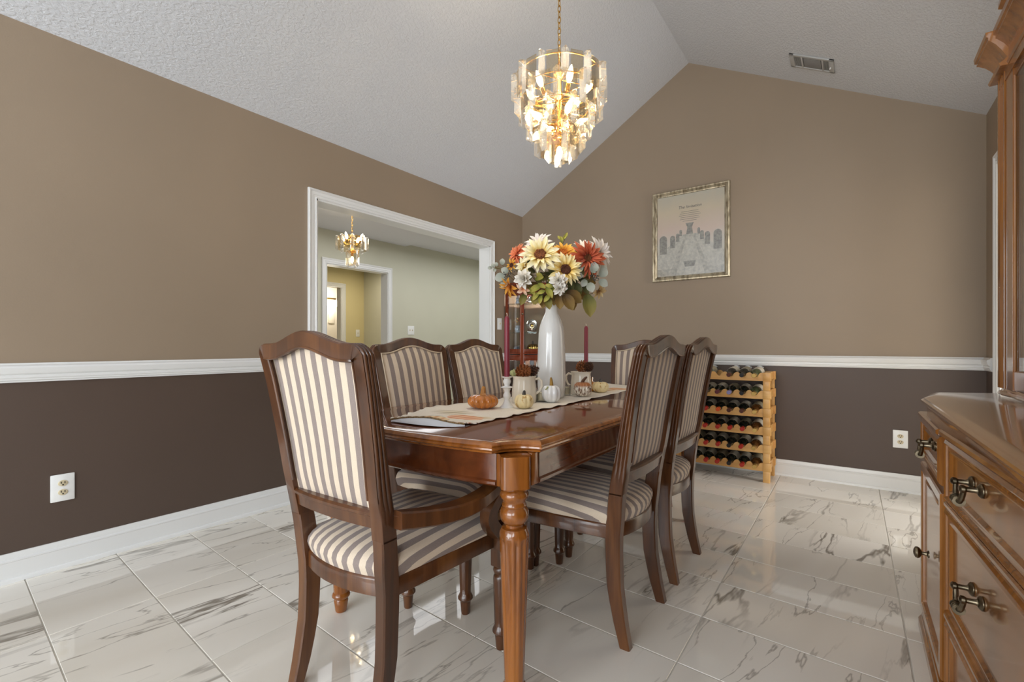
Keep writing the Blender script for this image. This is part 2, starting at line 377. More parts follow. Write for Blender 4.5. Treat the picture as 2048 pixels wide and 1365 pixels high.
for y in (K0-.004, K1-.008): bbox(bm, (KX-T-.003, y, 0), (KX+.003, y+.012, 2.03))
bbox(bm, (KX-T-.003, K0, 2.02), (KX+.003, K1, 2.034)); struct(obj('door_4', bm, M_TRIM, ang=30))
HX = -7.0
bm = B(); slab(bm, 0, HX-.1, HX, 2.6, 4.02, 0, 2.45); slab(bm, 0, HX-.1, HX, 4.72, 5.3, 0, 2.45); slab(bm, 0, HX-.1, HX, 4.02, 4.72, 2.02, 2.45); struct(obj('wall_hall', bm, M_YEL2, ang=0))
bm = B(); slab(bm, 1, 5.17, 5.27, HX, KX-T, 0, 2.45); slab(bm, 1, 2.6, 2.7, HX, KX-T, 0, 2.45); struct(obj('wall_hall', bm, M_YEL, ang=0))
bm = B(); bbox(bm, (-9.2, 2.4, 2.4), (KX-T, 7.4, 2.5)); struct(obj('ceiling', bm, M_CEIL2, ang=0))
bm = B(); casing(bm, HX, 4.02, 4.72, 2.02, 1, .075); bbox(bm, (HX-.11, 4.705, 0), (HX+.003, 4.722, 2.02)); struct(obj('door_5', bm, M_TRIM, ang=30))
bm = B(); slab(bm, 0, -8.8, -8.7, 3, 7.4, 0, 2.45); slab(bm, 1, 7.2, 7.3, -8.8, HX, 0, 2.45); slab(bm, 1, 3, 3.1, -8.8, HX, 0, 2.45); slab(bm, 0, HX-.12, HX-.1, 5.3, 7.3, 0, 2.45); struct(obj('wall_bath', bm, M_WHITEWALL, ang=0))
t = empty('vanity_light', 'bright white bathroom vanity light seen through the far hall door', 'light', (-8.68, 5.60, 1.93))
bm = B(); box(bm, (.01, 0, .075), (.02, .22, .03), .004); obj('mount', bm, M_BRASS, t)
bm = B(); box(bm, (.06, 0, -.02), (.09, .20, .14), .02); obj('lamp_shade', bm, M_SHADE, t)
point('vanity_lamp', (-8.35, 5.4, 1.9), 12, (1, .92, .78), .1)
bm = B(); box(bm, (-8.685, 5.62, 1.62), (.02, .13, .24), .004); tag(obj('hand_towel', bm, M_WHITEWALL), 'pale hand towel hanging below the bathroom light', 'towel')

# ------------------------------------------------------------------ wall plates, vent, picture
def outlet(name, label, w=.084, h=.126):
    t = empty(name, label, 'outlet')      # local: x right, z up, facing -y
    bm = B(); box(bm, (0, -.0035, 0), (w, .007, h), .003); obj('cover_plate', bm, M_PLATE, t)
    for s in (1, -1):
        bm = B(); lathe(bm, [(.0175, 0), (.0175, .003), (.016, .004)], (0, -.0065, s*.021), 20, ax=MX.Rotation(pi/2, 4, 'X') @ MX.Diagonal((1, .82, 1, 1)))
        r = obj('receptacle', bm, M_IVORY, t); bm = B()
        for q in (-.0065, .0065): box(bm, (q, -.0108, s*.021+.004), (.0028, .002, .009))
        lathe(bm, [(.003, 0), (.003, .002)], (0, -.010, s*.021-.007), 10, ax=MX.Rotation(pi/2, 4, 'X')); obj('slot', bm, M_DARK, r)
    bm = B(); lathe(bm, [(.003, 0), (.003, .001)], (0, -.007, 0), 8, ax=MX.Rotation(pi/2, 4, 'X')); obj('screw', bm, M_PLATE, t)
    return t
o = outlet('wall_outlet', 'white double wall outlet low on the left wall'); o.location = (XL, .5385, .375); o.rotation_euler = (0, 0, pi/2)
o2 = dup(o, 'white double wall outlet low on the back wall right of the wine rack', (.2755, YB, .375), 0)
def switch(name, label, loc, rz, w=.075, h=.122, k=1):
    t = empty(name, label, 'light switch', loc, rz)
    bm = B(); box(bm, (0, -.0035, 0), (w, .007, h), .003); obj('cover_plate', bm, M_PLATE, t)
    for i in range(k):
        bm = B(); x = (i-(k-1)/2)*.045; loft(bm, [[(x-.005, -.006, -.011), (x+.005, -.006, -.011), (x+.005, -.006, .011), (x-.005, -.006, .011)], [(x-.004, -.018, .004), (x+.004, -.018, .004), (x+.004, -.016, .011), (x-.004, -.016, .011)]])
        obj('toggle', bm, M_IVORY, t, ang=0)
    return t
switch('light_switch', 'white toggle switch on the left wall beside the curio cabinet', (XL, 3.90, 1.27), pi/2)
switch('light_switch', 'white double switch plate on the pale yellow kitchen wall', (KX, 4.56, 1.26), pi/2, .12, .125, 2)
switch('light_switch', 'small switch plate on the yellow hall wall beyond the second doorway', (HX, 5.04, 1.26), pi/2)
switch('light_switch', 'small switch plate on the hall side wall nearest the doorway jamb', (-5.9, 5.17, 1.30), 0)
# vent on the right ceiling slope
vx = V((.255, 0, -.1365)).normalized(); vy = V((0, 1, 0)); vn = vx.cross(vy); vn = -vn if vn.z > 0 else vn
t = empty('ceiling_vent', 'grey rectangular air vent on the right ceiling slope', 'vent')
t.matrix_world = MX(((vx.x, vy.x, -vn.x, -.2335), (vx.y, vy.y, -vn.y, 3.967), (vx.z, vy.z, -vn.z, 3.064), (0, 0, 0, 1)))
bm = B()
for c, s in (((0, .083, -.005), (.30, .022, .010)), ((0, -.083, -.005), (.30, .022, .010)), ((-.134, 0, -.005), (.032, .188, .010)), ((.134, 0, -.005), (.032, .188, .010)), ((-.065, 0, -.005), (.012, .15, .010)), ((.075, 0, -.005), (.012, .15, .010))): box(bm, c, s, .002)
obj('frame', bm, M_GREYMETAL, t)
bm = B(); box(bm, (0, 0, -.001), (.28, .17, .002)); obj('backing', bm, M_DARK, t)
bm = B(); box(bm, (.005, 0, -.004), (.118, .142, .006), .002); obj('damper_plate', bm, M_GREYDARK, t)
for x0 in (-.115, .084):
    for i in range(6):
        bm = B(); box(bm, (x0+.0075*i, 0, -.005), (.0022, .145, .006), 0, 0); obj('slat', bm, M_GREYMETAL, t)
bm = B(); tube(bm, [(.128, .01, -.008), (.130, .012, -.022)], .004, 8); obj('lever', bm, M_PLATE, t)

t = empty('framed_picture', 'framed pale print of a banquet hall hanging on the back wall', 'picture', (-1.176, YB, 2.04))
w2, h2 = .335, .41; pr = [(0, 0), (0, .020), (.006, .026), (.014, .026), (.020, .020), (.030, .024), (.036, .018), (.042, .016), (.046, .010)]
bm = B(); rings = []
for sx, sz in ((-1, -1), (1, -1), (1, 1), (-1, 1)): rings.append([(sx*(w2-u), -h, sz*(h2-u)) for u, h in pr] + [(sx*(w2-.046), 0, sz*(h2-.046))])
loft(bm, rings+[rings[0]], cap=False)
nm_ = NT('champagne_silver_leaf'); nm_.base(nm_.ramp(nm_.noise(nm_.map(nm_.coord(), (30, 30, 8)), 1.5, 4), [(.30, lin((120, 106, 84))), (.6, lin((206, 194, 168)))])); nm_.p(Metallic=.7, Roughness=.35)
obj('frame', bm, nm_.m, t, ang=25)
nm_ = NT('print_sky'); s_ = nm_.n('ShaderNodeSeparateXYZ', Vector=nm_.coord()); nz = nm_.math('ADD', s_.outputs[2], nm_.math('MULTIPLY', nm_.noise(nm_.coord(), 9, 4), .12))
nm_.base(nm_.ramp(nm_.math('ADD', nm_.math('MULTIPLY', nz, 1.2), .45), [(0, lin((196, 192, 176))), (.42, lin((226, 216, 200))), (.58, lin((232, 206, 188))), (.78, lin((228, 210, 180))), (1, lin((206, 200, 182)))])); nm_.p(Roughness=.4)
bm = B(); bbox(bm, (-w2+.045, -.009, -h2+.045), (w2-.045, -.006, h2-.045)); obj('print', bm, nm_.m, t, ang=0)
P1 = plain('print_grey', (164, 158, 146), .5, var=.2, scale=60); P2 = plain('print_pale', (216, 210, 196), .5, var=.1, scale=50); P3 = plain('print_ink', (96, 84, 70), .6); P4 = plain('print_mist', (204, 198, 184), .5, var=.15, scale=40)
def flat(pts, y): 
    bm = B(); loft(bm, [[(x, y, z) for x, z in pts], [(x, y-.0006, z) for x, z in pts]]); return bm
obj('painted_ground', flat([(-.288, -.36), (.288, -.36), (.288, -.20), (.06, .0), (-.06, .0), (-.288, -.22)], -.009), P4, t, ang=0)
obj('painted_table', flat([(-.12, -.36), (.13, -.36), (.03, -.02), (-.03, -.02)], -.0096), P2, t, ang=0)
for sgn in (-1, 1):
    obj('painted_side_table', flat([(sgn*.287, -.30), (sgn*.287, -.17), (sgn*.06, .0), (sgn*.05, -.03), (sgn*.16, -.30)], -.0098), P2, t, ang=0)
    for i, (x, s) in enumerate(((.235, 1), (.15, .66), (.105, .45), (.078, .33))):
        hh = .17*s; ww = .034*s; zb = -.16+.05*i; arc = [(sgn*x+ww*cos(a), zb+hh-ww+ww*sin(a)) for a in [pi*k/8 for k in range(9)]]
        obj('painted_arch', flat([(sgn*x+ww, zb)]+arc+[(sgn*x-ww, zb)], -.0100), P1, t, ang=0)
obj('painted_fountain', flat([(-.03, .0), (.03, .0), (.02, .06), (.035, .10), (-.035, .10), (-.02, .06)], -.0102), P1, t, ang=0)
obj('painted_bowl', flat([(-.055, -.24), (.055, -.24), (.04, -.29), (-.04, -.29)], -.0103), P1, t, ang=0)
def text(s, size, loc, mat, parent, shear=0, rot=(pi/2, 0, 0)):
    cu = bpy.data.curves.new('lettering', 'FONT'); cu.body = s; cu.size = size; cu.align_x = 'CENTER'; cu.shear = shear; cu.extrude = .0003
    o_ = bpy.data.objects.new('lettering', cu); COL.objects.link(o_); o_.location = loc; o_.rotation_euler = rot; cu.materials.append(mat)
    me = bpy.data.meshes.new_from_object(o_.evaluated_get(bpy.context.evaluated_depsgraph_get())); me.name = 'lettering'; bpy.data.objects.remove(o_)
    o_ = bpy.data.objects.new('lettering', me); COL.objects.link(o_); o_.location = loc; o_.rotation_euler = rot; o_.parent = parent; return o_
text('The Invitation', .036, (0, -.0097, .235), P3, t, .3)
for i, wd in enumerate((.15, .17, .19, .16, .17, .12)):
    bm = B(); box(bm, (0, -.0097, .205-.017*i), (wd, .0008, .0025)); obj('text_line', bm, P3, t, ang=0)
bm = B(); bbox(bm, (-w2+.044, -.0125, -h2+.044), (w2-.044, -.0115, h2-.044)); obj('glass_pane', bm, M_PGLASS, t, ang=0)

# ------------------------------------------------------------------ dining chairs (local: +y forward, rear feet at y = 0)
YR = [(0, 0), (.08, .016), (.19, .033), (.29, .037), (.37, .037), (.42, .031), (.51, .024), (.59, .012), (.66, -.001), (.76, -.015), (.85, -.030), (.94, -.046), (1.02, -.064), (1.1, -.082)]
TH = [(0, .037), (.1, .046), (.2, .052), (.4, .056), (.58, .050), (.76, .042), (.95, .036), (1.1, .036)]
XO = [(0, .200), (.30, .196), (.42, .200), (.60, .214), (1.05, .240)]
HE = 1.047
def crest_h(x):
    x = abs(x); k = .175
    return HE + (.034*(.5+.5*cos(pi*x/k)) if x < k else 0)
def seat_outline(n_=10):
    p = []
    fw, fy, rw, ry = .238, .545, .196, .062
    for i in range(n_+1):                        # front edge, slightly bowed
        u = -1+2*i/n_; p.append((fw*u*.93, fy+.016*(1-u*u)))
    p.append((fw*.985, fy-.012)); p.append((fw, fy-.04))
    for i in range(1, 5): u = i/5; p.append((fw+(rw-fw)*u, fy-.04+(ry-fy+.04)*u))
    for i in range(n_+1):
        u = 1-2*i/n_; p.append((rw*u*(1 if abs(u) < .99 else 1), ry-.042*(1-u*u)))
    for i in range(1, 5): u = i/5; p.append((-rw-(fw-rw)*u, ry+(fy-.04-ry)*u))
    p.append((-fw, fy-.04)); p.append((-fw*.985, fy-.012))
    return p[::-1]                               # CCW -> handled by recalc
def make_chair(label, arms, SZ=0.0):
    t = empty('dining_armchair' if arms else 'dining_chair', label, 'chair')
    so = seat_outline()
    if V(so[0]).to_2d() and sum(a[0]*b[1]-a[1]*b[0] for a, b in zip(so, so[1:]+so[:1])) < 0: so = so[::-1]
    zs = .362+SZ
    bm = B(); inn = offset(so, .022)
    A = [[(x, y, zs) for x, y in offset(so, .006)], [(x, y, zs+.004) for x, y in so], [(x, y, zs+.046) for x, y in so], [(x, y, zs+.052) for x, y in offset(so, .003)], [(x, y, zs+.056) for x, y in offset(so, .010)],
         [(x, y, zs+.056) for x, y in inn], [(x, y, zs) for x, y in inn]]
    loft(bm, A+[A[0]], cap=False); obj('seat_rail', bm, M_CHAIR, t)
    bm = B(); SU = bm.verts.layers.float.new('su'); c0 = V((0, .30)); rings = []
    for s, z in ((.97, .040), (.985, .056), (1.0, .068), (1.012, .080), (1.0, .094), (.955, .107), (.87, .118), (.72, .127), (.5, .133), (.25, .136)):
        rings.append([tuple(c0 + (V(q)-c0)*s)+(zs+z,) for q in so])
    R = loft(bm, rings, cap=False); top = bm.verts.new((0, .30, zs+.137))
    for i in range(len(so)):                     # cloth coordinate across the stripes, unrolled down the sides
        arc = 0; prev = top.co.copy()
        for r_ in reversed(R):
            v_ = r_[i]; arc += (v_.co-prev).length; prev = v_.co.copy()
            dd = V(so[i])-c0; side = abs(dd.x)/dd.length
            v_[SU] = v_.co.x if side < .5 else v_.co.x+(arc*dd.x/dd.length-v_.co.x)*min(1, (side-.5)/.25)
    for i in range(len(so)): bm.faces.new((R[-1][i], R[-1][(i+1) % len(so)], top))
    bm.faces.new(R[0]); obj('seat', bm, M_STRIPE, t, ang=60)
    # rear legs
    for sx in (-1, 1):
        bm = B(); rings = []
        for h in (0, .02, .08, .14, .2, .26, .32, .38, .44, .5, .53):
            xo = lerp(XO, h); w = lerp([(0, .034), (.1, .038), (.36, .038), (.5, .0425)], h); yr = lerp(YR, h); th = lerp(TH, h)
            c = .004
            q = [(xo-w+c, yr), (xo-c, yr), (xo, yr+c), (xo, yr+th-c), (xo-c, yr+th), (xo-w+c, yr+th), (xo-w, yr+th-c), (xo-w, yr+c)]
            rings.append([(sx*x, y, h) for x, y in q])
        loft(bm, rings); obj('leg', bm, M_CHAIR, t)
    # back frame: one U of posts and serpentine crest, reeded on the outside
    path = []                                     # (x, h, nx, nh): outline and its inward normal
    for i in range(14): h = .525+(HE-.042-.525)*i/13; path.append((-lerp(XO, h), h))
    cx, ch, r = -(.240-.040), HE-.042, .042
    for i in range(1, 7): a = pi-(pi/2)*i/6.0; path.append((cx+.040*cos(a), ch+r*sin(a)))
    for i in range(1, 13): x = cx+(0-cx)*i/12; path.append((x, crest_h(x)))
    path = path+[(-x, h) for x, h in path[-2::-1]]
    rings = []; inner = []
    for i, (x, h) in enumerate(path):
        a = path[max(0, i-1)]; b = path[min(len(path)-1, i+1)]; d = V((b[0]-a[0], b[1]-a[1])).normalized(); n_ = V((d.y, -d.x))
        yr, th = lerp(YR, h), lerp(TH, h); w = .042; reed = min(1, max(0, (h-.60)/.05))
        sec = [(w, 0.0), (.004, 0)]               # rear face, inner to outer
        m = 15
        for k in range(m+1):
            u = k/m; dep = .0055*reed*abs(sin(3*pi*u))**.55-.0055*reed
            sec.append((-dep*1.0 if True else 0, .003+u*(th-.006)))
        sec += [(.004, th), (w-.003, th), (w, th-.003)]
        rings.append([(x+n_.x*u, yr+v_, h+n_.y*u) for u, v_ in sec]); inner.append((x+n_.x*w, h+n_.y*w, yr, th))
    bm = B(); loft(bm, rings)
    tube(bm, [(x+(.003 if x < 0 else -.003)*(abs(x) > .12), yr+.002, h-.002*(h > 1)) for x, h, yr, th in inner[3:-3]], .0045, 6)
    obj('back_frame', bm, M_CHAIR, t, ang=40)
    bm = B(); rings = []
    for i in range(9):
        u = -1+2*i/8; x = u*(lerp(XO, .585)-.036); yb = -.012*(1-u*u)
        q = []
        for h, f_ in ((.560, 0), (.560, 1), (.592, 1), (.598, .8), (.612, .8), (.612, 0)):
            q.append((x, lerp(YR, h)+.006+yb+(0 if f_ == 0 else .036*f_), h))
        q = [(x, lerp(YR, .56)+.006+yb, .560), (x, lerp(YR, .592)+.006+yb, .592), (x, lerp(YR, .596)+.001+yb, .596), (x, lerp(YR, .604)+.001+yb, .604), (x, lerp(YR, .61)+.008+yb, .610), (x, lerp(YR, .612)+.040+yb, .612), (x, lerp(YR, .56)+.040+yb, .560)]
        rings.append(q)
    loft(bm, rings); obj('lower_rail', bm, M_CHAIR, t)
    # upholstery, front and rear
    def panel(front):
        bm = B(); SU = bm.verts.layers.float.new('su'); nu, nv = 16, 14; G = []
        for i in range(nu+1):
            u = -1+2*i/nu; row = []
            for j in range(nv+1):
                v_ = j/nv; xw = .240-.041 if True else 0
                h = .606 + v_*(crest_h(u*.197)-.043-.606)
                x = u*(lerp(XO, h)-.041)
                if h > 1.0: x = u*min(lerp(XO, h)-.041, .196)
                bul = (1-abs(u)**3.5)*(1-abs(2*v_-1)**5)
                y = lerp(YR, h)+(lerp(TH, h)-.004+.020*bul if front else .016-.005*bul)
                q_ = bm.verts.new((x, y, h)); q_[SU] = u*.172; row.append(q_)
            G.append(row)
        for i in range(nu):
            for j in range(nv): bm.faces.new((G[i][j], G[i+1][j], G[i+1][j+1], G[i][j+1]))
        edge = [G[0][j].co.copy() for j in range(nv+1)]+[G[i][nv].co.copy() for i in range(1, nu+1)]+[G[nu][j].co.copy() for j in range(nv-1, -1, -1)]
        return bm, edge
    bm, edge = panel(True); obj('back_cushion', bm, M_STRIPE, t, ang=60)
    bm = B(); tube(bm, [e+V((0, .003, 0)) for e in edge], .0042, 6); obj('piping', bm, M_PIPE, t)
    bm, _ = panel(False); obj('back_upholstery', bm, M_STRIPE, t, ang=60)
    # front legs: block, ring, fluted shaft, ring, tapered foot
    for sx in (-1, 1):
        bm = B(); c = (sx*.226, .522, 0)
        box(bm, (c[0], c[1], (.285+zs+.056)/2+.0), (.052, .052, zs+.056-.285), .005)
        lathe(bm, [(.018, .288), (.024, .282), (.027, .272), (.024, .262), (.019, .258), (.025, .250), (.026, .24), (.022, .10), (.021, .082), (.022, .080), (.025, .074), (.029, .066), (.029, .060), (.024, .053), (.020, .050), (.020, .045), (.0165, .004), (.0155, 0)], c, 40, (.095, .238, 10, .16))
        obj('leg', bm, M_CHAIR, t)
    if arms:
        for sx in (-1, 1):
            bm = B(); rings = []
            for u in [i/12 for i in range(13)]:
                y = .055+.40*u; x = .226+.068*sin(pi*min(1, u*1.15)*.62); z = .590-.020*sin(pi*u)+.022*u*u
                w = .018+.008*sin(pi*u)+.004*u; hi, lo, c_ = .018, .031-.012*u, .005
                sec = [(-w+c_, -lo), (w-c_, -lo), (w, -lo+c_), (w, hi-c_), (w-c_, hi), (-w+c_, hi), (-w, hi-c_), (-w, -lo+c_)]
                rings.append([(sx*(x+a), y, z+b) for a, b in sec])
            loft(bm, rings); tube(bm, [(sx*.20, .062, .592), (sx*.232, .062, .592)], .008, 8); obj('armrest', bm, M_CHAIR, t)
            bm = B(); rings = []
            for u in [i/10 for i in range(11)]:
                z = (zs+.04)+(.588-zs-.04)*u; y = .495-.075*sin(pi*u*.95)+(-.045)*u; x = .245+.045*u
                w = .021+.004*cos(2*pi*u); d = .024+.014*(2*u-1)**2
                rings.append([(sx*(x-w), y-d, z), (sx*(x+w), y-d, z), (sx*(x+w), y+d, z), (sx*(x-w), y+d, z)])
            loft(bm, rings); box(bm, (sx*.243, .50, zs+.035), (.062, .062, .075), .005); box(bm, (sx*.243, .50, zs+.078), (.050, .056, .02), .005); obj('arm_support', bm, M_CHAIR, t)
    return t
G_ = 'striped dining chairs around the table'
arm = make_chair('striped armchair at the near end of the table, closest to the camera', True)
arm.location = (-1.187, .752, 0); arm.rotation_euler = (0, 0, rad(2)); arm['group'] = G_
dup(arm, 'striped dining chair at the far end of the table by the back wall', (-1.14, 3.06, 0), pi, G_)
ch = make_chair('striped dining chair on the left side of the table, nearer to the camera', False)
ch.location = (-1.74, 1.594, 0); ch.rotation_euler = (0, 0, -pi/2); ch['group'] = G_
dup(ch, 'striped dining chair on the left side of the table, the farther of two', (-1.74, 2.09, 0), -pi/2, G_)
dup(ch, 'dark striped side chair on the right of the table, nearer to the camera', (-.612, 1.718, 0), pi/2, G_)
dup(ch, 'dark striped side chair on the right of the table, nearer to the wine rack', (-.612, 2.262, 0), pi/2, G_)

# ------------------------------------------------------------------ dining table
TX, TY0, TY1, THW = -1.206, 1.0, 2.95, .486
tb = empty('dining_table', 'long glossy cherry dining table with clipped corners and fluted legs', 'table', (TX, 0, 0))
def corner(sx, sy, ye):      # points of one clipped corner from the long side to the end
    cx, cy = sx*THW, ye; s = -sy
    a, b = V((cx, cy+s*.135)), V((cx-sx*.105, cy+s*.038))
    pts = [a, a+V((-sx*.012, 0))]
    m = (a+b)/2; inw = V((-sx, s)).normalized()
    p0, p1 = pts[1], b+V((sx*.004, s*.010))
    for i in range(7):
        u = i/6; pts.append(p0+(p1-p0)*u + inw*(.020*sin(pi*u)))
    pts.append(b); return pts[:2]+pts[3:-2]+[pts[-1]]
def end(sx0, ye, sy):        # bowed end edge between the clips
    x0 = sx0*(THW-.105); return [V((x0*(1-2*i/10), ye-sy*0+(-sy)*(.038*( (2*i/10-1)**2)))) for i in range(1, 10)]
poly = corner(1, -1, TY0)[::-1]
poly = corner(-1, -1, TY0)+[]      # left near: side -> end
L = [tuple(p) for p in corner(-1, -1, TY0)]+[tuple(p) for p in end(-1, TY0, -1)]+[tuple(p) for p in corner(1, -1, TY0)[::-1]]
L += [tuple(p) for p in corner(1, 1, TY1)]+[tuple(p) for p in end(1, TY1, 1)]+[tuple(p) for p in corner(-1, 1, TY1)[::-1]]
TOP = L
if sum(a[0]*b[1]-a[1]*b[0] for a, b in zip(L, L[1:]+L[:1])) < 0: TOP = L[::-1]
n = NT('cherry_tabletop'); v = n.coord(); s_ = n.n('ShaderNodeSeparateXYZ', Vector=v)
a = n.noise(n.map(v, (26, 1.6, 20)), 1.0, 5, .6, .6); b = n.noise(n.map(v, (5, .5, 5)), 1.0, 3, .5, 1.2)
ax_ = n.math('ABSOLUTE', s_.outputs[0]); ay = n.math('ABSOLUTE', n.math('SUBTRACT', s_.outputs[1], 1.975))
line = n.math('MAXIMUM', n.ramp(n.math('ABSOLUTE', n.math('SUBTRACT', ax_, .355)), [(.0015, (1, 1, 1)), (.003, (0, 0, 0))]), n.ramp(n.math('ABSOLUTE', n.math('SUBTRACT', ay, .40)), [(.001, (1, 1, 1)), (.0022, (0, 0, 0))]))
band = n.math('GREATER_THAN', ax_, .355)
col = n.ramp(n.math('ADD', n.math('MULTIPLY', a, .4), n.math('MULTIPLY', b, .6)), [(.32, lin((82, 42, 20))), (.5, lin((112, 62, 34))), (.68, lin((134, 80, 46)))])
col = n.mix(n.math('MULTIPLY', band, .35), col, lin((130, 78, 44)))
n.base(n.mix(n.math('MULTIPLY', line, .6), col, lin((52, 24, 10)))); n.p(Roughness=.13, Coat__Weight=.6, Coat__Roughness=.05); M_TTOP = n.m
bm = B()
lev = [(.026, .7650), (.0245, .7642), (.022, .7630), (.020, .7642), (.012, .7635), (.006, .7600), (.002, .7540), (.004, .7500), (.0, .7475), (-.001, .7430), (.003, .7390), (.012, .7360), (.013, .7310), (.022, .7270)]
R = [[(x, y, z) for x, y in offset(TOP, d)] for d, z in lev]
loft(bm, R[:4]+[[(x, y, .735) for x, y, z in R[3]]]); obj('tabletop', bm, M_TTOP, tb, ang=30)
bm = B(); loft(bm, R[3:]); obj('moulded_edge', bm, M_TLEG, tb, ang=30)
ZA0, ZA1 = .632, .728
def apron(name, a, b, inw, bow=0):
    a, b, inw = V(a), V(b), V(inw); bm = B(); rings = []
    for i in range(9):
        u = i/8; p = a+(b-a)*u - inw*(bow*(1-(2*u-1)**2)); q = []
        for d, z in ((0, ZA1), (0, .652), (-.006, .647), (-.006, .640), (-.003, .636), (.004, .632), (.022, .632), (.022, ZA1)): q.append((p.x+inw.x*d, p.y+inw.y*d, z))
        rings.append(q)
    loft(bm, rings); obj(name, bm, M_TABLE, tb)
e = .030
apron('apron', (-.375, TY0+.066), (.375, TY0+.066), (0, 1), .034); apron('apron', (.375, TY1-.066), (-.375, TY1-.066), (0, -1), .034)
apron('apron', (THW-e, 1.165), (THW-e, TY1-.165), (-1, 0)); apron('apron', (-THW+e, TY1-.165), (-THW+e, 1.165), (1, 0))
for sx in (-1, 1):
    for sy, ye in ((-1, TY0), (1, TY1)):
        s = -sy; bm = B(); lx, ly = sx*.419, ye+s*.094
        bm2 = bm
        bbox(bm, (sx*.366, ye+s*.068, .634), (sx*.392, ye+s*.12, ZA1), .002)
        bbox(bm, (sx*(THW-e-.045), ye+s*.130, .634), (sx*(THW-e), ye+s*.172, ZA1), .003)
        ax_ = MX.Rotation(pi/4, 4, 'Z')
        prof = [(.050, .728), (.050, .624), (.040, .622)]
        rings = []
        for r, z in ((.053, .728), (.053, .637), (.047, .632)):
            q = []
            for k in range(4):
                for dl in (-.16, 0, .16): q.append((lx+r*cos(k*pi/2+dl)*(1.0 if dl == 0 else .985), ly+r*sin(k*pi/2+dl)*(1.0 if dl == 0 else .985), z))
            rings.append(q)
        loft(bm, rings)
        lathe(bm, [(.030, .634), (.033, .628), (.039, .624), (.042, .616), (.042, .610), (.038, .604), (.034, .597), (.033, .592), (.036, .586), (.036, .583), (.034, .580), (.038, .575), (.042, .565), (.042, .553), (.038, .541), (.032, .533), (.026, .529), (.0255, .522), (.036, .519), (.0415, .509), (.0435, .496), (.043, .485), (.0425, .475), (.028, .080), (.0275, .076), (.031, .072), (.034, .066), (.034, .060), (.029, .054), (.0245, .050), (.027, .044), (.022, .004), (.020, 0)], (lx, ly, 0), 48, (.082, .487, 12, .17))
        obj('leg', bm, M_TLEG, tb, ang=40)
ZT = .765
# ------------------------------------------------------------------ runner
n = NT('printed_runner'); v = n.coord()
w = n.noise(n.map(v, (220, 220, 220)), 1, 2); base = n.mix(w, lin((226, 216, 200)), lin((242, 235, 224)))
def blob(c, cx, cy, sx, sy, col1, col2, rot=0, edge=.14):
    m = n.map(v, (1, 1, 1)); q = n.n('ShaderNodeVectorMath', _operation='SUBTRACT'); n.set(q.inputs[0], v); q.inputs[1].default_value = (cx, cy, 0)
    q2 = n.map(q.outputs[0], (1/sx, 1/sy, 0), (0, 0, 0), (0, 0, rot)); d = n.n('ShaderNodeVectorMath', _operation='LENGTH'); n.set(d.inputs[0], q2)
    dd = n.math('ADD', d.outputs['Value'], n.math('MULTIPLY', n.math('SUBTRACT', n.noise(v, 40, 3), .5), .35))
    mk = n.ramp(dd, [(1-edge, (1, 1, 1)), (1, (0, 0, 0))])
    st = n.math('ABSOLUTE', n.math('SINE', n.math('MULTIPLY', n.n('ShaderNodeSeparateXYZ', Vector=q2).outputs[0], 6.5)))
    return n.mix(n.math('MULTIPLY', mk, .9), c, n.mix(st, lin(col1), lin(col2)))
RXc = -1.27
c = base
def rp(px, py, z=.775):
    d = (CAMH-z)*FPX/(py-692); p = at(px, py, d); return p.x-RXc, p.y
for px, py, sx, sy, c1, c2, ro, ed in ((905, 823, .12, .07, (150, 132, 92), (228, 216, 192), .3, .7), (862, 832, .06, .06, (140, 150, 150), (226, 218, 200), 0, .7), (955, 833, .09, .035, (196, 160, 104), (230, 214, 180), .5, .6),
        (930, 833, .085, .050, (204, 108, 66), (236, 190, 150), .15, .10), (868, 834, .075, .04, (208, 140, 84), (238, 214, 168), -.2, .10), (928, 846, .03, .02, (204, 112, 70), (232, 172, 130), .2, .2)):
    x_, y_ = rp(px, py); c = blob(c, x_, y_, sx, sy, c1, c2, ro, ed)
for x_, y_, sx, sy, c1, c2 in ((.03, 2.62, .12, .10, (190, 130, 70), (232, 214, 184)), (.10, 2.72, .07, .06, (208, 120, 62), (236, 190, 140)), (-.06, 2.74, .07, .06, (208, 124, 70), (238, 204, 160))): c = blob(c, x_, y_, sx, sy, c1, c2, .2, .3)
n.base(c); n.p(Roughness=.9); n.bump(w, .3, .001); M_RUN = n.m
LE = [(-1.335, 1.100), (-1.41, 1.24), (-1.50, 1.45), (-1.46, 1.72), (-1.45, 2.1), (-1.445, 2.93)]
RE = [(-1.058, 1.185), (-1.055, 1.26), (-1.06, 1.5), (-1.065, 1.85), (-1.075, 2.2), (-1.09, 2.93)]
def epol(T_, t):
    k = t*(len(T_)-1); i = min(int(k), len(T_)-2); u = k-i; u = u*u*(3-2*u)*.3+u*.7; return V(T_[i])+(V(T_[i+1])-V(T_[i]))*u
def rz(x, y, t, u):
    z = ZT+.0025+.0012*sin(x*47+y*9)*sin(y*31)+.0012
    z += (.006+.015*sin(pi*min(1, u*1.05+.05)))*exp(-((t)/.09)**2) + .022*exp(-((1-t)/.07)**2)*(1-u*.8)
    return max(z, ZT+.0018)
bm = B(); nt, nu = 90, 20; G = []
for i in range(nt+1):
    t = i/nt; a, b = epol(LE, t), epol(RE, t); row = []
    for j in range(nu+1):
        u = j/nu; p = a+(b-a)*u; ed = max(0, abs(2*u-1)-.93)/.07
        wob = .004*sin(t*61)+.003*sin(t*143+1); x = p.x+(wob if u > .5 else -wob)*ed; y = p.y
        row.append(bm.verts.new((x-RXc, y, rz(x, y, t, u)+.0022*ed*(1+sin(t*90)))))
    G.append(row)
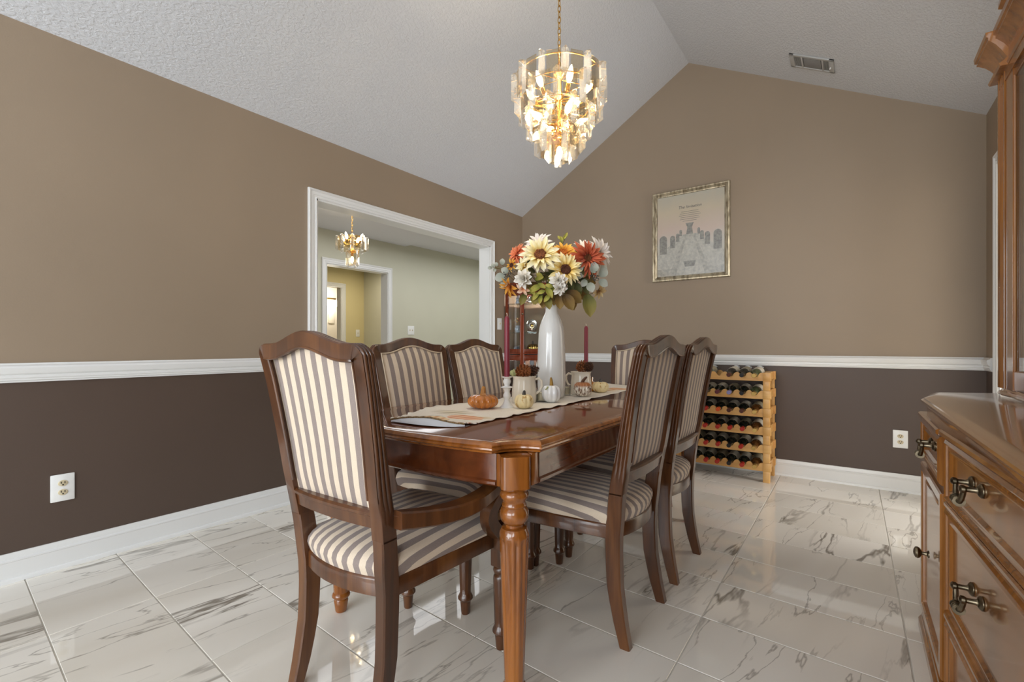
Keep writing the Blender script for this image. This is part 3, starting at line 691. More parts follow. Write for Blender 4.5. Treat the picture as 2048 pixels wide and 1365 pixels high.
for i in range(nt):
    for j in range(nu): bm.faces.new((G[i][j], G[i][j+1], G[i+1][j+1], G[i+1][j]))
rn = obj('table_runner', bm, M_RUN, None, (RXc, 0, 0), ang=60)
md = rn.modifiers.new('thickness', 'SOLIDIFY'); md.thickness = .0016; md.offset = 1
tag(rn, 'cream autumn runner printed with orange pumpkins, lying along the table', 'table runner')
M_LINING = plain('white_lining', (226, 230, 238), .8, var=.03); M_BRAID = plain('braided_edge', (150, 122, 84), .9, var=.3, scale=180)
bm = B(); rings = []
lipT = []
for j in range(21):
    u = j/20; a, b = V(LE[0]), V(RE[0]); p = a+(b-a)*u; z = rz(p.x, p.y, 0, u); d = V((.45, -.89))*.046*sin(pi*u**1.25)
    lipT.append(V((p.x-RXc, p.y, z)))
    rings.append([(p.x-RXc, p.y, z-.001), (p.x+d.x*.8-RXc, p.y+d.y*.8, ZT+(z-ZT)*.62), (p.x+d.x-RXc, p.y+d.y, ZT+(z-ZT)*.25), (p.x+d.x*.6-RXc, p.y+d.y*.6+.004, ZT+.001), (p.x-RXc, p.y+.03, ZT+.001)])
loft(bm, rings, close=False); obj('lining', bm, M_LINING, rn, ang=70)
bm = B(); tube(bm, [p+V((0, 0, .0015*(i % 2))) for i, p in enumerate(lipT)], .0035, 6); obj('braid_trim', bm, M_BRAID, rn)

# ------------------------------------------------------------------ table decorations
def on(px, py, z=ZT+.004):
    d = (CAMH-z)*FPX/(py-692); p = at(px, py, d); p.z = z; return p
def pumpkin(name, label, p, r, h, ribs, mat, stem_mat, stem_h, bend=.3, rz_=0, depth=.12, leaf=None, squash=0):
    t = empty(name, label, 'pumpkin', p, rz_, 'ceramic pumpkins along the runner')
    bm = B(); n_ = ribs*6; rings = []
    for k in range(15):
        ph = pi*k/14; rr = r*sin(ph)**.75; z = h/2-h/2*cos(ph)
        if k > 9: z -= h*.10*((k-9)/5)**2
        if k < 3: z += 0
        rings.append([(max(.001, rr)*(1-depth*(1-abs(sin(ribs*pi*i/n_)))**1.0)*cos(2*pi*i/n_), max(.001, rr)*(1-depth*(1-abs(sin(ribs*pi*i/n_))))*sin(2*pi*i/n_), z) for i in range(n_)])
    loft(bm, rings); obj('body', bm, mat, t, ang=60)
    bm = B(); pts = []; rs = []
    for k in range(7):
        u = k/6; pts.append((bend*stem_h*u*u, 0, h*.86+stem_h*u)); rs.append(r*.21*(1-.42*u)+(.004 if k == 0 else 0)-(.002 if k == 6 else 0))
    tube(bm, pts, rs, 8); obj('stem', bm, stem_mat, t)
    if leaf:
        bm = B()
        for i in range(9):
            a = 2*pi*i/9; box(bm, (r*.55+.010*cos(a), -r*.55+.010*sin(a)*.5, h*.80+.006*sin(a)), (.007, .007, .004), .002, a)
        obj('leaf', bm, leaf, t)
    return t
M_OPUMP = plain('orange_glaze', (196, 116, 40), .1, coat=.8, var=.12, scale=30)
M_OSTEM = plain('caramel_glaze', (188, 130, 64), .12, coat=.8, var=.1)
def speck(name, c1, c2, scale, lo, hi, rough=.35):
    n_ = NT(name); f_ = n_.noise(n_.map(n_.coord(), (1, 1, .6)), scale, 3); n_.base(n_.ramp(f_, [(lo, lin(c1)), (hi, lin(c2))])); n_.p(Roughness=rough, Coat__Weight=.3); return n_.m
M_YPUMP = speck('cream_yellow_scroll', (190, 150, 84), (234, 214, 164), 55, .38, .46)
M_DSTEM = plain('dark_stem', (58, 52, 46), .5)
M_WPUMP = plain('white_glaze', (232, 232, 232), .12, coat=.7, var=.02)
M_GSTEM = plain('gold_stem', (176, 138, 70), .3, .6)
M_LEAFG = plain('pale_green_leaf', (176, 178, 120), .5, var=.2, scale=90)
n = NT('copper_dripped_white'); z = n.n('ShaderNodeSeparateXYZ', Vector=n.coord()).outputs[2]
f = n.noise(n.map(n.coord(), (1, 1, .45)), 120, 4, .65)
lowc = n.ramp(f, [(.42, lin((110, 72, 46))), (.52, lin((226, 214, 196)))])
n.base(n.mix(n.ramp(n.math('ADD', z, n.math('MULTIPLY', f, .02)), [(.062, (0, 0, 0)), (.074, (1, 1, 1))]), lowc, lin((176, 110, 62)))); n.p(Roughness=.3, Coat__Weight=.4); M_SPECK = n.m
M_BSTEM = plain('brown_stem', (92, 58, 36), .4, coat=.3)
M_AMBER = plain('amber_glass', (214, 140, 34), .08, coat=.8, var=.1, Transmission__Weight=.35)
pumpkin('pumpkin', 'flattened glossy orange ceramic pumpkin near the runner front edge', on(966, 818), .067, .066, 13, M_OPUMP, M_OSTEM, .040, .1, .3)
pumpkin('pumpkin', 'pale yellow swirled pumpkin with black stem beside the front candlestick', on(1048, 818), .043, .066, 10, M_YPUMP, M_DSTEM, .022, .1)
pumpkin('pumpkin', 'white ceramic pumpkin with gold stem and green leaf before the vase', on(1103, 806), .047, .090, 9, M_WPUMP, M_GSTEM, .040, -.5, -.9, leaf=M_LEAFG)
pumpkin('pumpkin', 'brown and white speckled pumpkin with curved stem right of the vase', on(1165, 794), .049, .084, 13, M_SPECK, M_BSTEM, .034, .7, .3)
pumpkin('pumpkin', 'pale yellow pumpkin with black stem at the far runner end', on(1201, 786), .048, .068, 11, M_YPUMP, M_DSTEM, .022, .1)
pumpkin('pumpkin', 'amber glass pumpkin with tall stem half hidden at the far end', on(1184, 784), .034, .062, 10, M_AMBER, M_AMBER, .034, .1)
def candlestick(label, clabel, p, hc):
    t = empty('candlestick', label, 'candle holder', p, 0, 'white turned candlesticks')
    bm = B(); lathe(bm, [(.031, 0), (.031, .004), (.028, .007), (.022, .012), (.017, .020), (.0125, .030), (.0105, .036), (.013, .042), (.0165, .050), (.0165, .056), (.012, .066), (.0125, .074), (.0165, .082), (.015, .086), (.027, .088), (.028, .0905), (.020, .093), (.012, .096), (.0125, .102), (.0175, .112), (.0175, .118), (.0135, .126), (.016, .130), (.0235, .1335), (.0245, .136), (.0125, .136), (.0125, .128)], n=24)
    obj('turned_stem', bm, M_CHALK, t)
    c = empty('taper_candle', clabel, 'candle', p+V((0, 0, .1285)), 0, 'burgundy taper candles')
    bm = B(); lathe(bm, [(.0118, 0), (.0122, .03), (.0115, hc-.014), (.0085, hc-.004), (.003, hc), (.001, hc+.0005)], n=18); obj('wax', bm, M_CANDLE, c)
    bm = B(); tube(bm, [(0, 0, hc-.004), (.001, 0, hc+.006), (-.002, 0, hc+.014)], .0014, 6); obj('wick', bm, M_WICK, c)
candlestick('white turned candlestick at the front of the centrepiece', 'burgundy taper candle in the front candlestick left of the vase', on(1014, 816), .272)
candlestick('white turned candlestick at the back beside the rear pitcher', 'burgundy taper candle in the rear candlestick right of the vase', V((-1.262, 2.475, ZT+.004)), .258)
def jug(label, p, rz_, lab):
    t = empty('pitcher', label, 'pitcher', p, rz_, 'white pitchers filled with pinecones')
    bm = B(); lathe(bm, [(.052, 0), (.056, .004), (.059, .03), (.057, .07), (.053, .105), (.053, .116), (.057, .124), (.0585, .1265), (.056, .128), (.051, .118), (.050, .10), (.050, .02), (.001, .015)], n=48, flute=(.02, .112, 12, .035))
    obj('body', bm, M_CREAMCER, t)
    bm = B(); tube(bm, [(.052, 0, .112), (.070, 0, .116), (.082, 0, .104), (.083, 0, .082), (.074, 0, .058), (.054, 0, .042)], .0058, 8); obj('handle', bm, M_CREAMCER, t)
    return t
jA = V((-1.262, 1.835, ZT+.004)); jB = V((-1.225, 2.34, ZT+.004))
jug('cream pitcher left of the vase, behind the front candlestick', jA, rad(35), '')
jug('cream fluted pitcher behind the vase, on the right', jB, rad(200), '')
def pinecone(label, p, L, r, mat, rot):
    bm = B(); k = 0; N = 64
    lathe(bm, [(.001, 0), (r*.4, L*.1), (r*.55, L*.4), (r*.35, L*.8), (.001, L)], n=10)
    for i in range(N):
        u = (i+.5)/N; a = i*2.39996; rr = r*(sin(pi*min(1, u*.9+.1))**.7); z = L*u
        d = V((cos(a), sin(a), 0)); s = V((-sin(a), cos(a), 0)); up = V((0, 0, 1)); w_ = r*.30*(1-.4*u)
        c0 = d*(rr*.35)+up*(z-.002); tip = d*rr+up*(z+.004)
        f_ = [c0-s*w_*.5, c0+s*w_*.5, tip+s*w_*.6, tip+d*.003+up*.002, tip-s*w_*.6]
        loft(bm, [[q for q in f_], [q+up*.004 for q in f_]])
    o_ = obj('pinecone', bm, mat, None, p, ang=0); o_.rotation_euler = rot
    return tag(o_, label, 'pinecone', 'pinecones heaped in the pitchers')
pinecone('large tan pinecone lying on top of the left pitcher', jA+V((-.030, -.012, .142)), .088, .034, M_CONE, (rad(80), 0, rad(70)))
pinecone('small dark pinecone tucked behind the tan one in the left pitcher', jA+V((-.01, .030, .140)), .06, .026, M_CONE2, (rad(70), 0, rad(120)))
pinecone('reddish tan pinecone on the rear pitcher close to the vase', jB+V((-.02, -.02, .145)), .07, .034, M_CONE, (rad(75), 0, rad(130)))
pinecone('dark pinecone with pale tips on the rear pitcher by the candle', jB+V((.022, .012, .138)), .062, .026, M_CONE2, (rad(60), 0, rad(60)))
pumpkin('gourd', 'tiny pale green gourd resting on the left pitcher rim', jA+V((-.036, -.034, .126)), .020, .032, 8, M_LEAFG, M_LEAFG, .008)
def votive(label, p):
    t = empty('votive_candle', label, 'candle', p, 0, 'glass votive candles by the vase')
    bm = B(); lathe(bm, [(.026, 0), (.028, .004), (.029, .055), (.0275, .055), (.0265, .008), (.001, .006)], n=24); obj('glass_cup', bm, M_GLASS, t)
    bm = B(); lathe(bm, [(.0262, .0085), (.0268, .046), (.001, .046)], n=20); obj('wax', bm, M_WAX, t)
    return t
votive('cream votive candle in glass between left pitcher and vase', V((-1.222, 1.92, ZT+.004))); votive('cream votive candle in glass behind the speckled pumpkin', V((-1.262, 2.235, ZT+.004)))

# vase
VD = 2.44; vp = at(1103, 797, VD); vp.z = ZT+.004
bm = B(); HV = .484; px = 1/384.
vprof = [(.050, 0), (.063, .004), (.069, .02), (.0725, .07), (.0735, .14), (.072, .22), (.0695, .29), (.067, .335), (.062, .370), (.052, .402), (.042, .424), (.034, .440), (.0315, .450), (.0308, .470), (.0322, HV-.002), (.031, HV), (.027, HV-.003), (.026, .44), (.05, .40), (.06, .3), (.062, .05), (.001, .04)]
lathe(bm, vprof, n=40); vase = obj('vase', bm, M_CERAMIC, None, vp, ang=60); tag(vase, 'tall white bottle shaped ceramic vase holding the bouquet', 'vase')

# ------------------------------------------------------------------ bouquet
def petal_mesh(name, mat, w=.32, cup=.10, tip=.0, droop=.12, split=False):
    bm = B(); nu, nv = 5, 3; G = []
    for i in range(nu+1):
        u = i/nu; ww = w*sin(pi*min(1, (u*.86+.10)))**.8*(1 if u < 1 else .12); row = []
        for j in range(nv+1):
            s = -1+2*j/nv; row.append(bm.verts.new((u, s*ww*.5, cup*(s*s-.4)*ww*2+.10*sin(pi*u)-droop*u*u)))
        G.append(row)
    for i in range(nu):
        for j in range(nv): bm.faces.new((G[i][j], G[i+1][j], G[i+1][j+1], G[i][j+1]))
    me = bpy.data.meshes.new(name); bm.to_mesh(me); bm.free(); me.materials.append(mat)
    me.polygons.foreach_set('use_smooth', [True]*len(me.polygons)); return me
def petal_mat(name, c_in, c_mid, c_out, rough=.7):
    n_ = NT(name); x = n_.n('ShaderNodeSeparateXYZ', Vector=n_.coord()); f_ = n_.math('ADD', x.outputs[0], n_.math('MULTIPLY', n_.math('SUBTRACT', n_.noise(n_.map(n_.coord(), (2, 22, 2)), 1, 2), .5), .35))
    n_.base(n_.ramp(f_, [(.12, lin(c_in)), (.5, lin(c_mid)), (.95, lin(c_out))])); n_.p(Roughness=rough, Sheen__Weight=.1)
    tr = n_.n('ShaderNodeBsdfTranslucent'); n_.set(tr.inputs[0], n_.b.inputs['Base Color'].links[0].from_socket); m = n_.n('ShaderNodeMixShader', i0=.2); n_.set(m.inputs[1], n_.b.outputs[0]); n_.set(m.inputs[2], tr.outputs[0]); n_.set(n_.out.inputs[0], m.outputs[0]); return n_.m
PM = {
 'cream': petal_mesh('petal', petal_mat('cream_petal', (226, 186, 84), (240, 224, 160), (244, 238, 214))),
 'cream2': petal_mesh('petal', petal_mat('butter_petal', (226, 176, 60), (238, 212, 130), (246, 234, 190))),
 'gold': petal_mesh('petal', petal_mat('golden_petal', (206, 120, 26), (224, 162, 50), (236, 190, 84))),
 'rust': petal_mesh('petal', petal_mat('rust_petal', (150, 48, 20), (190, 84, 48), (208, 112, 76)), .26),
 'orange': petal_mesh('petal', petal_mat('coral_petal', (196, 80, 34), (220, 112, 64), (232, 148, 108)), .26),
 'white': petal_mesh('petal', petal_mat('white_petal', (232, 214, 190), (240, 230, 220), (244, 238, 234)), .30),
 'mum': petal_mesh('petal', petal_mat('ivory_petal', (226, 216, 190), (240, 234, 222), (246, 242, 236)), .55, .2, 0, -.05),
 'peach': petal_mesh('petal', petal_mat('peach_petal', (214, 140, 96), (236, 190, 156), (242, 214, 190)), .5),
 'amber': petal_mesh('petal', petal_mat('amber_petal', (170, 90, 18), (214, 140, 40), (226, 170, 70)), .34),
 'beige': petal_mesh('petal', petal_mat('beige_petal', (150, 104, 54), (206, 176, 120), (222, 200, 156)), .4),
}
LM = {
 'olive': petal_mesh('leaf', petal_mat('olive_leaf', (84, 84, 30), (124, 116, 52), (140, 124, 60)), .62, .12, 0, .1),
 'lime': petal_mesh('leaf', petal_mat('lime_leaf', (120, 124, 40), (170, 164, 70), (186, 172, 84)), .5, .15, 0, .1),
 'brown': petal_mesh('leaf', petal_mat('bronze_leaf', (86, 62, 26), (128, 98, 46), (142, 116, 60)), .66, .15, 0, .15),
 'euca': petal_mesh('leaf', petal_mat('eucalyptus_leaf', (140, 146, 132), (166, 170, 158), (180, 182, 172)), .85, .06, 0, .0),
 'dark': petal_mesh('leaf', petal_mat('dark_leaf', (56, 62, 30), (86, 88, 44), (104, 100, 56)), .5, .12, 0, .1),
}
M_STEM = plain('flower_stem', (92, 80, 40), .7); M_CTR = plain('brown_flower_centre', (120, 66, 28), .9, var=.4, scale=220); M_CTR2 = plain('dark_flower_centre', (88, 44, 20), .9, var=.4, scale=220); M_CTRG = plain('orange_flower_centre', (190, 104, 30), .9, var=.3, scale=220)
M_BERRY = plain('dark_berries', (42, 42, 44), .35)
BC = at(1103, 545, VD); NECK = vp+V((0, 0, HV-.03))
def put(name, mesh, parent, mat4):
    o_ = bpy.data.objects.new(name, mesh); COL.objects.link(o_); o_.parent = parent; o_.matrix_local = mat4; return o_
def frame(nrm):
    z = nrm.normalized(); x = V((0, 0, 1)).cross(z); x = x.normalized() if x.length > .05 else V((1, 0, 0)); y = z.cross(x); return x, y, z
def stem(parent, p, end, r=.0022):
    bm = B(); mid = (p*.55+NECK*.45)+V((0, 0, .02)); pts = [p, p*.75+mid*.25-V((0, 0, .01)), mid, NECK+V(((p.x-NECK.x)*.08, (p.y-NECK.y)*.08, .02)), NECK+V((random.uniform(-.012, .012), random.uniform(-.012, .012), -.10))]
    inv = parent.matrix_basis.inverted(); tube(bm, [inv @ q for q in pts], r, 5); return obj('stem', bm, M_STEM, parent)
def bloom(name, label, px, py, doff, R, kind, rings, ctr=None, cr=.25, tilt=(0, 0), cat='flower', facing=.75):
    p = at(px, py, VD+doff); view = (V((0, 0, CAMH))-p).normalized(); outw = (p-BC+V((0, 0, .03))); outw = outw.normalized() if outw.length > 1e-4 else V((0, 0, 1))
    nrm = (view*facing+outw*(1-facing)+V((0, 0, .12))+cR*tilt[0]+cU*tilt[1]).normalized(); x, y, z = frame(nrm)
    t = empty(name, label, cat, p, 0, 'artificial autumn flowers in the vase')
    M4 = MX(((x.x, y.x, z.x, p.x), (x.y, y.y, z.y, p.y), (x.z, y.z, z.z, p.z), (0, 0, 0, 1))); t.matrix_basis = M4
    r0 = R*cr*.75 if ctr else R*.03
    for k, (cnt, rad_, elev, zo) in enumerate(rings):
        for i in range(cnt):
            a = 2*pi*(i+.5*(k % 2)+random.uniform(-.22, .22))/cnt; L_ = (R*rad_-r0)*random.uniform(.88, 1.12)
            m = MX.Translation((0, 0, zo*R)) @ MX.Rotation(a, 4, 'Z') @ MX.Translation((r0, 0, 0)) @ MX.Rotation(-rad(elev+random.uniform(-9, 9)), 4, 'Y') @ MX.Rotation(random.uniform(-.25, .25), 4, 'X') @ MX.Diagonal((L_, L_*random.uniform(.85, 1.15), L_, 1))
            put('petal', PM[kind], t, m)
    if ctr:
        bm = B(); c = R*cr; lathe(bm, [(c*.5, -.1*c), (c, .0), (c*1.0, .18*c), (c*.8, .38*c), (c*.55, .34*c), (c*.3, .2*c), (.0005, .18*c)], (0, 0, .10*R), 18)
        for i in range(26):
            a = i*2.4; q = c*(.55+.42*((i*7) % 10)/10); box(bm, (q*cos(a), q*sin(a), .36*c+.10*R), (c*.14, c*.14, c*.22), 0, a)
        obj('flower_centre', bm, ctr, t)
    stem(t, p-z*(.1*R), NECK); return t
k_ = VD/FPX
SUN = [(14, 1.06, 8, 0), (13, .95, 24, .03), (11, .80, 42, .05)]; DAH = [(17, 1.05, 6, 0), (15, .92, 22, .04), (12, .75, 40, .07), (8, .5, 60, .1)]; MUM = [(9, .95, 5, 0), (8, .8, 35, .08), (6, .6, 62, .14), (3, .45, 82, .2)]
bloom('sunflower', 'large cream sunflower with brown centre, upper left of the bouquet', 1081, 512, -.10, 40*k_, 'cream', SUN, M_CTR, .29, (0, .25))
bloom('sunflower', 'butter yellow sunflower with dark centre in the middle of the bouquet', 1130, 541, -.12, 33*k_, 'cream2', SUN, M_CTR2, .31, (.1, .2))
bloom('sunflower', 'golden orange sunflower at the top centre of the bouquet', 1126, 508, -.05, 28*k_, 'gold', SUN, M_CTRG, .30, (0, .45))
bloom('dahlia', 'big rust red dahlia at the upper right of the bouquet', 1174, 517, -.06, 36*k_, 'rust', DAH, M_CTR, .22, (.15, -.1))
bloom('dahlia', 'white dahlia at the right edge behind the rust red one', 1196, 508, .04, 34*k_, 'white', DAH, None, .2, (.5, .1))
bloom('dahlia', 'white spiky flower at the top right behind the red dahlia', 1164, 497, .06, 22*k_, 'white', [(10, 1, 35, 0)], None, .2, (0, .5))
bloom('dahlia', 'coral orange dahlia at the left edge of the bouquet', 1037, 511, .0, 24*k_, 'orange', DAH, None, .2, (-.5, .2))
bloom('dahlia', 'creamy white flower at the top left behind the large sunflower', 1078, 490, .05, 30*k_, 'white', [(13, 1, 25, 0), (8, .8, 50, .05)], None, .2, (-.1, .4))
bloom('sunflower', 'small cream flower on the left below the coral dahlia', 1050, 533, -.08, 22*k_, 'cream', [(9, 1, 25, 0), (7, .7, 50, .05)], None, .2, (-.4, .1))
bloom('chrysanthemum', 'ivory chrysanthemum at the lower left of the bouquet', 1049, 557, -.12, 23*k_, 'mum', MUM, None, .2, (-.3, -.1))
bloom('chrysanthemum', 'ivory chrysanthemum low in the centre just above the vase', 1117, 561, -.17, 18*k_, 'mum', MUM, None, .2, (0, 0))
bloom('chrysanthemum', 'ivory chrysanthemum lowest in the centre over the vase neck', 1119, 577, -.165, 15*k_, 'mum', MUM, None, .2, (0, -.3))
bloom('lily', 'small peach flower hanging below the left chrysanthemum', 1047, 578, -.09, 15*k_, 'peach', [(5, 1, 10, 0), (4, .8, 40, .05)], None, .2, (-.1, -.5))
bloom('lily', 'amber orange drooping flower at the lower left edge', 1021, 571, -.03, 26*k_, 'amber', [(6, 1, 20, 0), (4, .8, 50, .05)], None, .2, (-.5, -.6))
bloom('daisy', 'small golden daisy at the left under the coral dahlia', 1024, 531, -.02, 15*k_, 'gold', [(9, 1, 15, 0)], M_CTR2, .3, (-.5, 0))
bloom('lily', 'beige trumpet flower at the lower right of the bouquet', 1195, 582, .0, 20*k_, 'beige', [(6, 1, 20, 0), (4, .8, 55, .05)], None, .2, (.5, -.4))
def spray(label, pts, kind, p0, cat='leaves', berries=0):
    """pts: (px, py, depth offset, length px, direction degrees in view, facing tilt)"""
    p = at(*p0[:2], VD+p0[2]); t = empty('leaf_spray', label, cat, p, 0, 'artificial leaf sprays in the vase')
    for (x_, y_, dz, L_, ang, tl) in pts:
        q = at(x_, y_, VD+dz)-p; view = (V((0, 0, CAMH))-at(x_, y_, VD+dz)).normalized()
        d = (cR*cos(rad(ang))+cU*sin(rad(ang))); nrm = (view+cU*.25+cR*tl).normalized(); d = (d-nrm*d.dot(nrm)).normalized(); y = nrm.cross(d); s = L_*k_
        put('leaf', LM[kind], t, MX(((d.x*s, y.x*s, nrm.x*s, q.x), (d.y*s, y.y*s, nrm.y*s, q.y), (d.z*s, y.z*s, nrm.z*s, q.z), (0, 0, 0, 1))))
        bm = B(); tube(bm, [q, q*.5+V((0, 0, -.006)), V((0, 0, 0))], .0014, 5); obj('twig', bm, M_STEM, t)
    if berries:
        bm = B()
        for i in range(berries):
            c = V((random.gauss(0, .016), random.gauss(0, .012), random.gauss(0, .014))) + (V((0, 0, CAMH))-p).normalized()*.02
            bmesh.ops.create_icosphere(bm, subdivisions=1, radius=.0035, matrix=MX.Translation(c))
        o_ = obj('berries', bm, M_BERRY, t); o_['kind'] = 'stuff'
    stem(t, p, NECK, .0018); return t
spray('lime green leaves left of centre under the sunflowers', [(1083, 572, -.12, 26, 200, -.3), (1098, 566, -.14, 26, 60, .2), (1092, 575, -.14, 24, 300, .1), (1078, 585, -.1, 20, 230, -.2), (1100, 580, -.13, 22, 350, .2), (1086, 560, -.1, 20, 130, -.1)], 'lime', (1092, 572, -.06))
spray('olive leaves hanging over the vase neck on the left', [(1085, 590, -.1, 26, 220, -.3), (1095, 595, -.12, 24, 280, 0), (1072, 580, -.08, 22, 190, -.3), (1050, 588, -.06, 24, 250, 0), (1070, 590, -.05, 18, 250, 0)], 'olive', (1090, 585, -.05))
spray('large bronze leaf drooping right of the vase neck', [(1128, 590, -.13, 34, 300, .1), (1133, 585, -.12, 36, 330, .3), (1120, 590, -.12, 28, 270, 0)], 'brown', (1122, 588, -.06))
spray('long green leaf hanging down at the right of the bouquet', [(1174, 590, -.08, 44, 278, .2), (1160, 578, -.08, 30, 240, 0)], 'olive', (1170, 580, -.05))
spray('dark green leaves filling the right middle of the bouquet', [(1150, 565, -.08, 30, 290, .2), (1158, 558, -.06, 28, 330, .2), (1142, 560, -.09, 26, 270, 0), (1165, 570, -.05, 24, 300, .2), (1140, 575, -.1, 24, 250, 0), (1110, 540, -.02, 28, 60, 0), (1105, 552, -.05, 26, 100, 0), (1152, 545, -.04, 24, 20, .1), (1070, 545, -.02, 26, 160, 0)], 'dark', (1145, 560, -.03))
spray('dark leaves filling the back of the bouquet behind the sunflowers', [(1100, 530, .05, 34, 100, 0), (1060, 525, .05, 30, 150, -.2), (1150, 520, .06, 34, 60, .1), (1108, 548, .02, 34, 200, 0), (1085, 545, .02, 30, 250, -.2), (1160, 540, .03, 32, 330, .2), (1120, 525, .04, 30, 80, 0), (1065, 550, .02, 28, 220, -.2), (1100, 560, -.02, 30, 270, 0), (1140, 555, .0, 30, 300, .1)], 'dark', (1105, 550, .02))
spray('olive and bronze leaves low at the back of the bouquet', [(1075, 568, .0, 30, 210, -.2), (1060, 570, .02, 26, 190, -.3), (1150, 580, .0, 30, 320, .2), (1165, 560, .02, 30, 350, .3), (1110, 585, -.05, 26, 265, 0), (1092, 590, -.03, 28, 255, -.1), (1138, 592, -.06, 30, 290, .1)], 'brown', (1110, 575, .0))
spray('small lime leaves around the ivory chrysanthemums', [(1070, 560, -.11, 18, 20, 0), (1076, 568, -.12, 18, 330, 0), (1100, 590, -.14, 18, 230, 0), (1106, 575, -.15, 16, 160, 0), (1060, 575, -.1, 18, 300, 0), (1090, 582, -.14, 16, 200, 0), (1082, 592, -.12, 16, 260, 0)], 'lime', (1084, 575, -.08))
spray('grey green eucalyptus leaves with dark berries on the right', [(1186, 546, -.08, 22, 80, .2), (1199, 552, -.05, 22, 40, .4), (1198, 562, -.06, 20, 330, .3), (1178, 566, -.09, 20, 290, 0), (1172, 560, -.08, 16, 240, 0), (1204, 545, -.02, 18, 70, .4)], 'euca', (1186, 556, -.05), berries=26)
spray('grey green eucalyptus leaf with dark berries on the left edge', [(1010, 553, -.04, 22, 190, -.3), (1016, 545, -.03, 16, 150, -.2), (1014, 561, -.03, 18, 230, -.3)], 'euca', (1016, 549, -.03), berries=18)
spray('thin eucalyptus twig reaching past the white door casing', [(1004, 530, .0, 13, 85, 0), (994, 533, .0, 9, 110, 0), (988, 535, .0, 9, 120, 0), (984, 536, .0, 9, 185, 0), (990, 537, .0, 8, 260, 0)], 'euca', (1012, 535, .0))
spray('golden sprig rising from the top of the bouquet', [(1124, 486, .02, 14, 100, 0), (1126, 480, .02, 12, 60, 0), (1130, 477, .02, 12, 70, 0), (1122, 480, .02, 11, 130, 0), (1131, 472, .02, 8, 60, 0)], 'lime', (1123, 492, .02))
spray('pale leaves and cream buds beside the middle sunflower', [(1150, 540, -.1, 18, 20, .2), (1148, 548, -.1, 18, 340, .2), (1156, 535, -.09, 16, 60, .2)], 'euca', (1145, 544, -.06))

# ------------------------------------------------------------------ main chandelier
def chandelier(name, label, c, tiers, chain_top, ring_r, bulbs, power, tail=True):
    t = empty(name, label, 'chandelier', c)
    def bar(L_, w):
        bm = B(); a = w*.58
        pts = [(a*cos(k*2*pi/3+pi/2), a*sin(k*2*pi/3+pi/2)) for k in range(3)]
        loft(bm, [[(x, y, .006) for x, y in offset(pts, .004)], [(x, y, 0) for x, y in pts], [(x, y, -L_+(.018 if y > 0 else 0)) for x, y in pts]])
        me = bpy.data.meshes.new('prism'); bmesh.ops.recalc_face_normals(bm, faces=bm.faces[:]); bm.to_mesh(me); bm.free(); me.materials.append(M_PRISM); return me
    fr = B()
    for (r, z, L_, cnt, w) in tiers:
        me = bar(L_, w); bp_ = B(); box(bp_, (0, 0, -L_*.45), (2*pi*r/cnt*1.05, .004, L_*.9), .0015); pm_ = bpy.data.meshes.new('pane'); bp_.to_mesh(pm_); bp_.free(); pm_.materials.append(M_PANE)
        for i in range(cnt):
            if i % 2:
                a = 2*pi*(i+.5)/cnt; put('pane', pm_, t, MX.Translation(((r-.008)*cos(a), (r-.008)*sin(a), z)) @ MX.Rotation(a-pi/2, 4, 'Z')); continue
            a = 2*pi*(i+.5)/cnt
            put('prism', me, t, MX.Translation((r*cos(a), r*sin(a), z)) @ MX.Rotation(a-pi/2, 4, 'Z'))
            tube(fr, [((r-.012)*cos(a), (r-.012)*sin(a), z-.012), (r*cos(a), r*sin(a), z+.008), ((r+.01)*cos(a), (r+.01)*sin(a), z+.004)], .0013, 4)
        tube(fr, [((r-.014)*cos(2*pi*k/32), (r-.014)*sin(2*pi*k/32), z-.012) for k in range(32)], .0026, 6, True)
        for k in range(6):
            a = 2*pi*k/6; tube(fr, [(.012*cos(a), .012*sin(a), z-.02), ((r-.014)*cos(a), (r-.014)*sin(a), z-.012)], .0020, 5)
    zt = max(q[1] for q in tiers); zb = min(q[1] for q in tiers)
    lathe(fr, [(.004, zb-.03), (.022, zb-.02), (.026, zb+.0), (.012, zb+.03), (.010, zt-.03), (.022, zt-.01), (.03, zt+.0), (.018, zt+.02), (.006, zt+.035)], n=16)
    obj('brass_frame', fr, M_BRASS, t)
    for (x, y, z, dx, dy, dz) in bulbs:
        d = V((dx, dy, dz)).normalized(); q = d.to_track_quat('Z', 'Y').to_matrix().to_4x4(); m = MX.Translation((x, y, z)) @ q
        bm = B(); lathe(bm, [(.009, 0), (.0105, .004), (.0105, .032), (.008, .034)], (0, 0, 0), 12, ax=m)
        tube(bm, [(x, y, z), (x*.5, y*.5, z), (0, 0, z+.004)], .004, 6); so = obj('socket', bm, M_BRASS, t)
        bm = B(); lathe(bm, [(.006, .033), (.012, .045), (.0155, .060), (.0135, .078), (.007, .094), (.001, .106)], (0, 0, 0), 14, ax=m); obj('bulb', bm, M_BULB, so)
        p = V(c)+V((x, y, z))+d*.07
        if power: l = point('bulb_light', p, power, (1, .84, .62), .018)
    # chain of links up to the ceiling
    z = zt+.035; i = 0
    while z < chain_top-c[2]:
        bm = B(); pts = [(.0075*cos(a), 0, .017*sin(a)) for a in [2*pi*k/12 for k in range(12)]]
        if i % 2: pts = [(0, x, zz) for x, _, zz in pts]
        tube(bm, [(x, y, zz+z+.015) for x, y, zz in pts], .0022, 5, True); obj('chain_link', bm, M_BRASS, t); z += .027; i += 1
    bm = B(); lathe(bm, [(.004, -.055), (.012, -.045), (.03, -.03), (.055, -.012), (.06, 0), (.06, .03)], (0, 0, chain_top-c[2]), 24); obj('canopy', bm, M_BRASS, t)
    return t
cc = (-1.14, 1.955, 2.18)
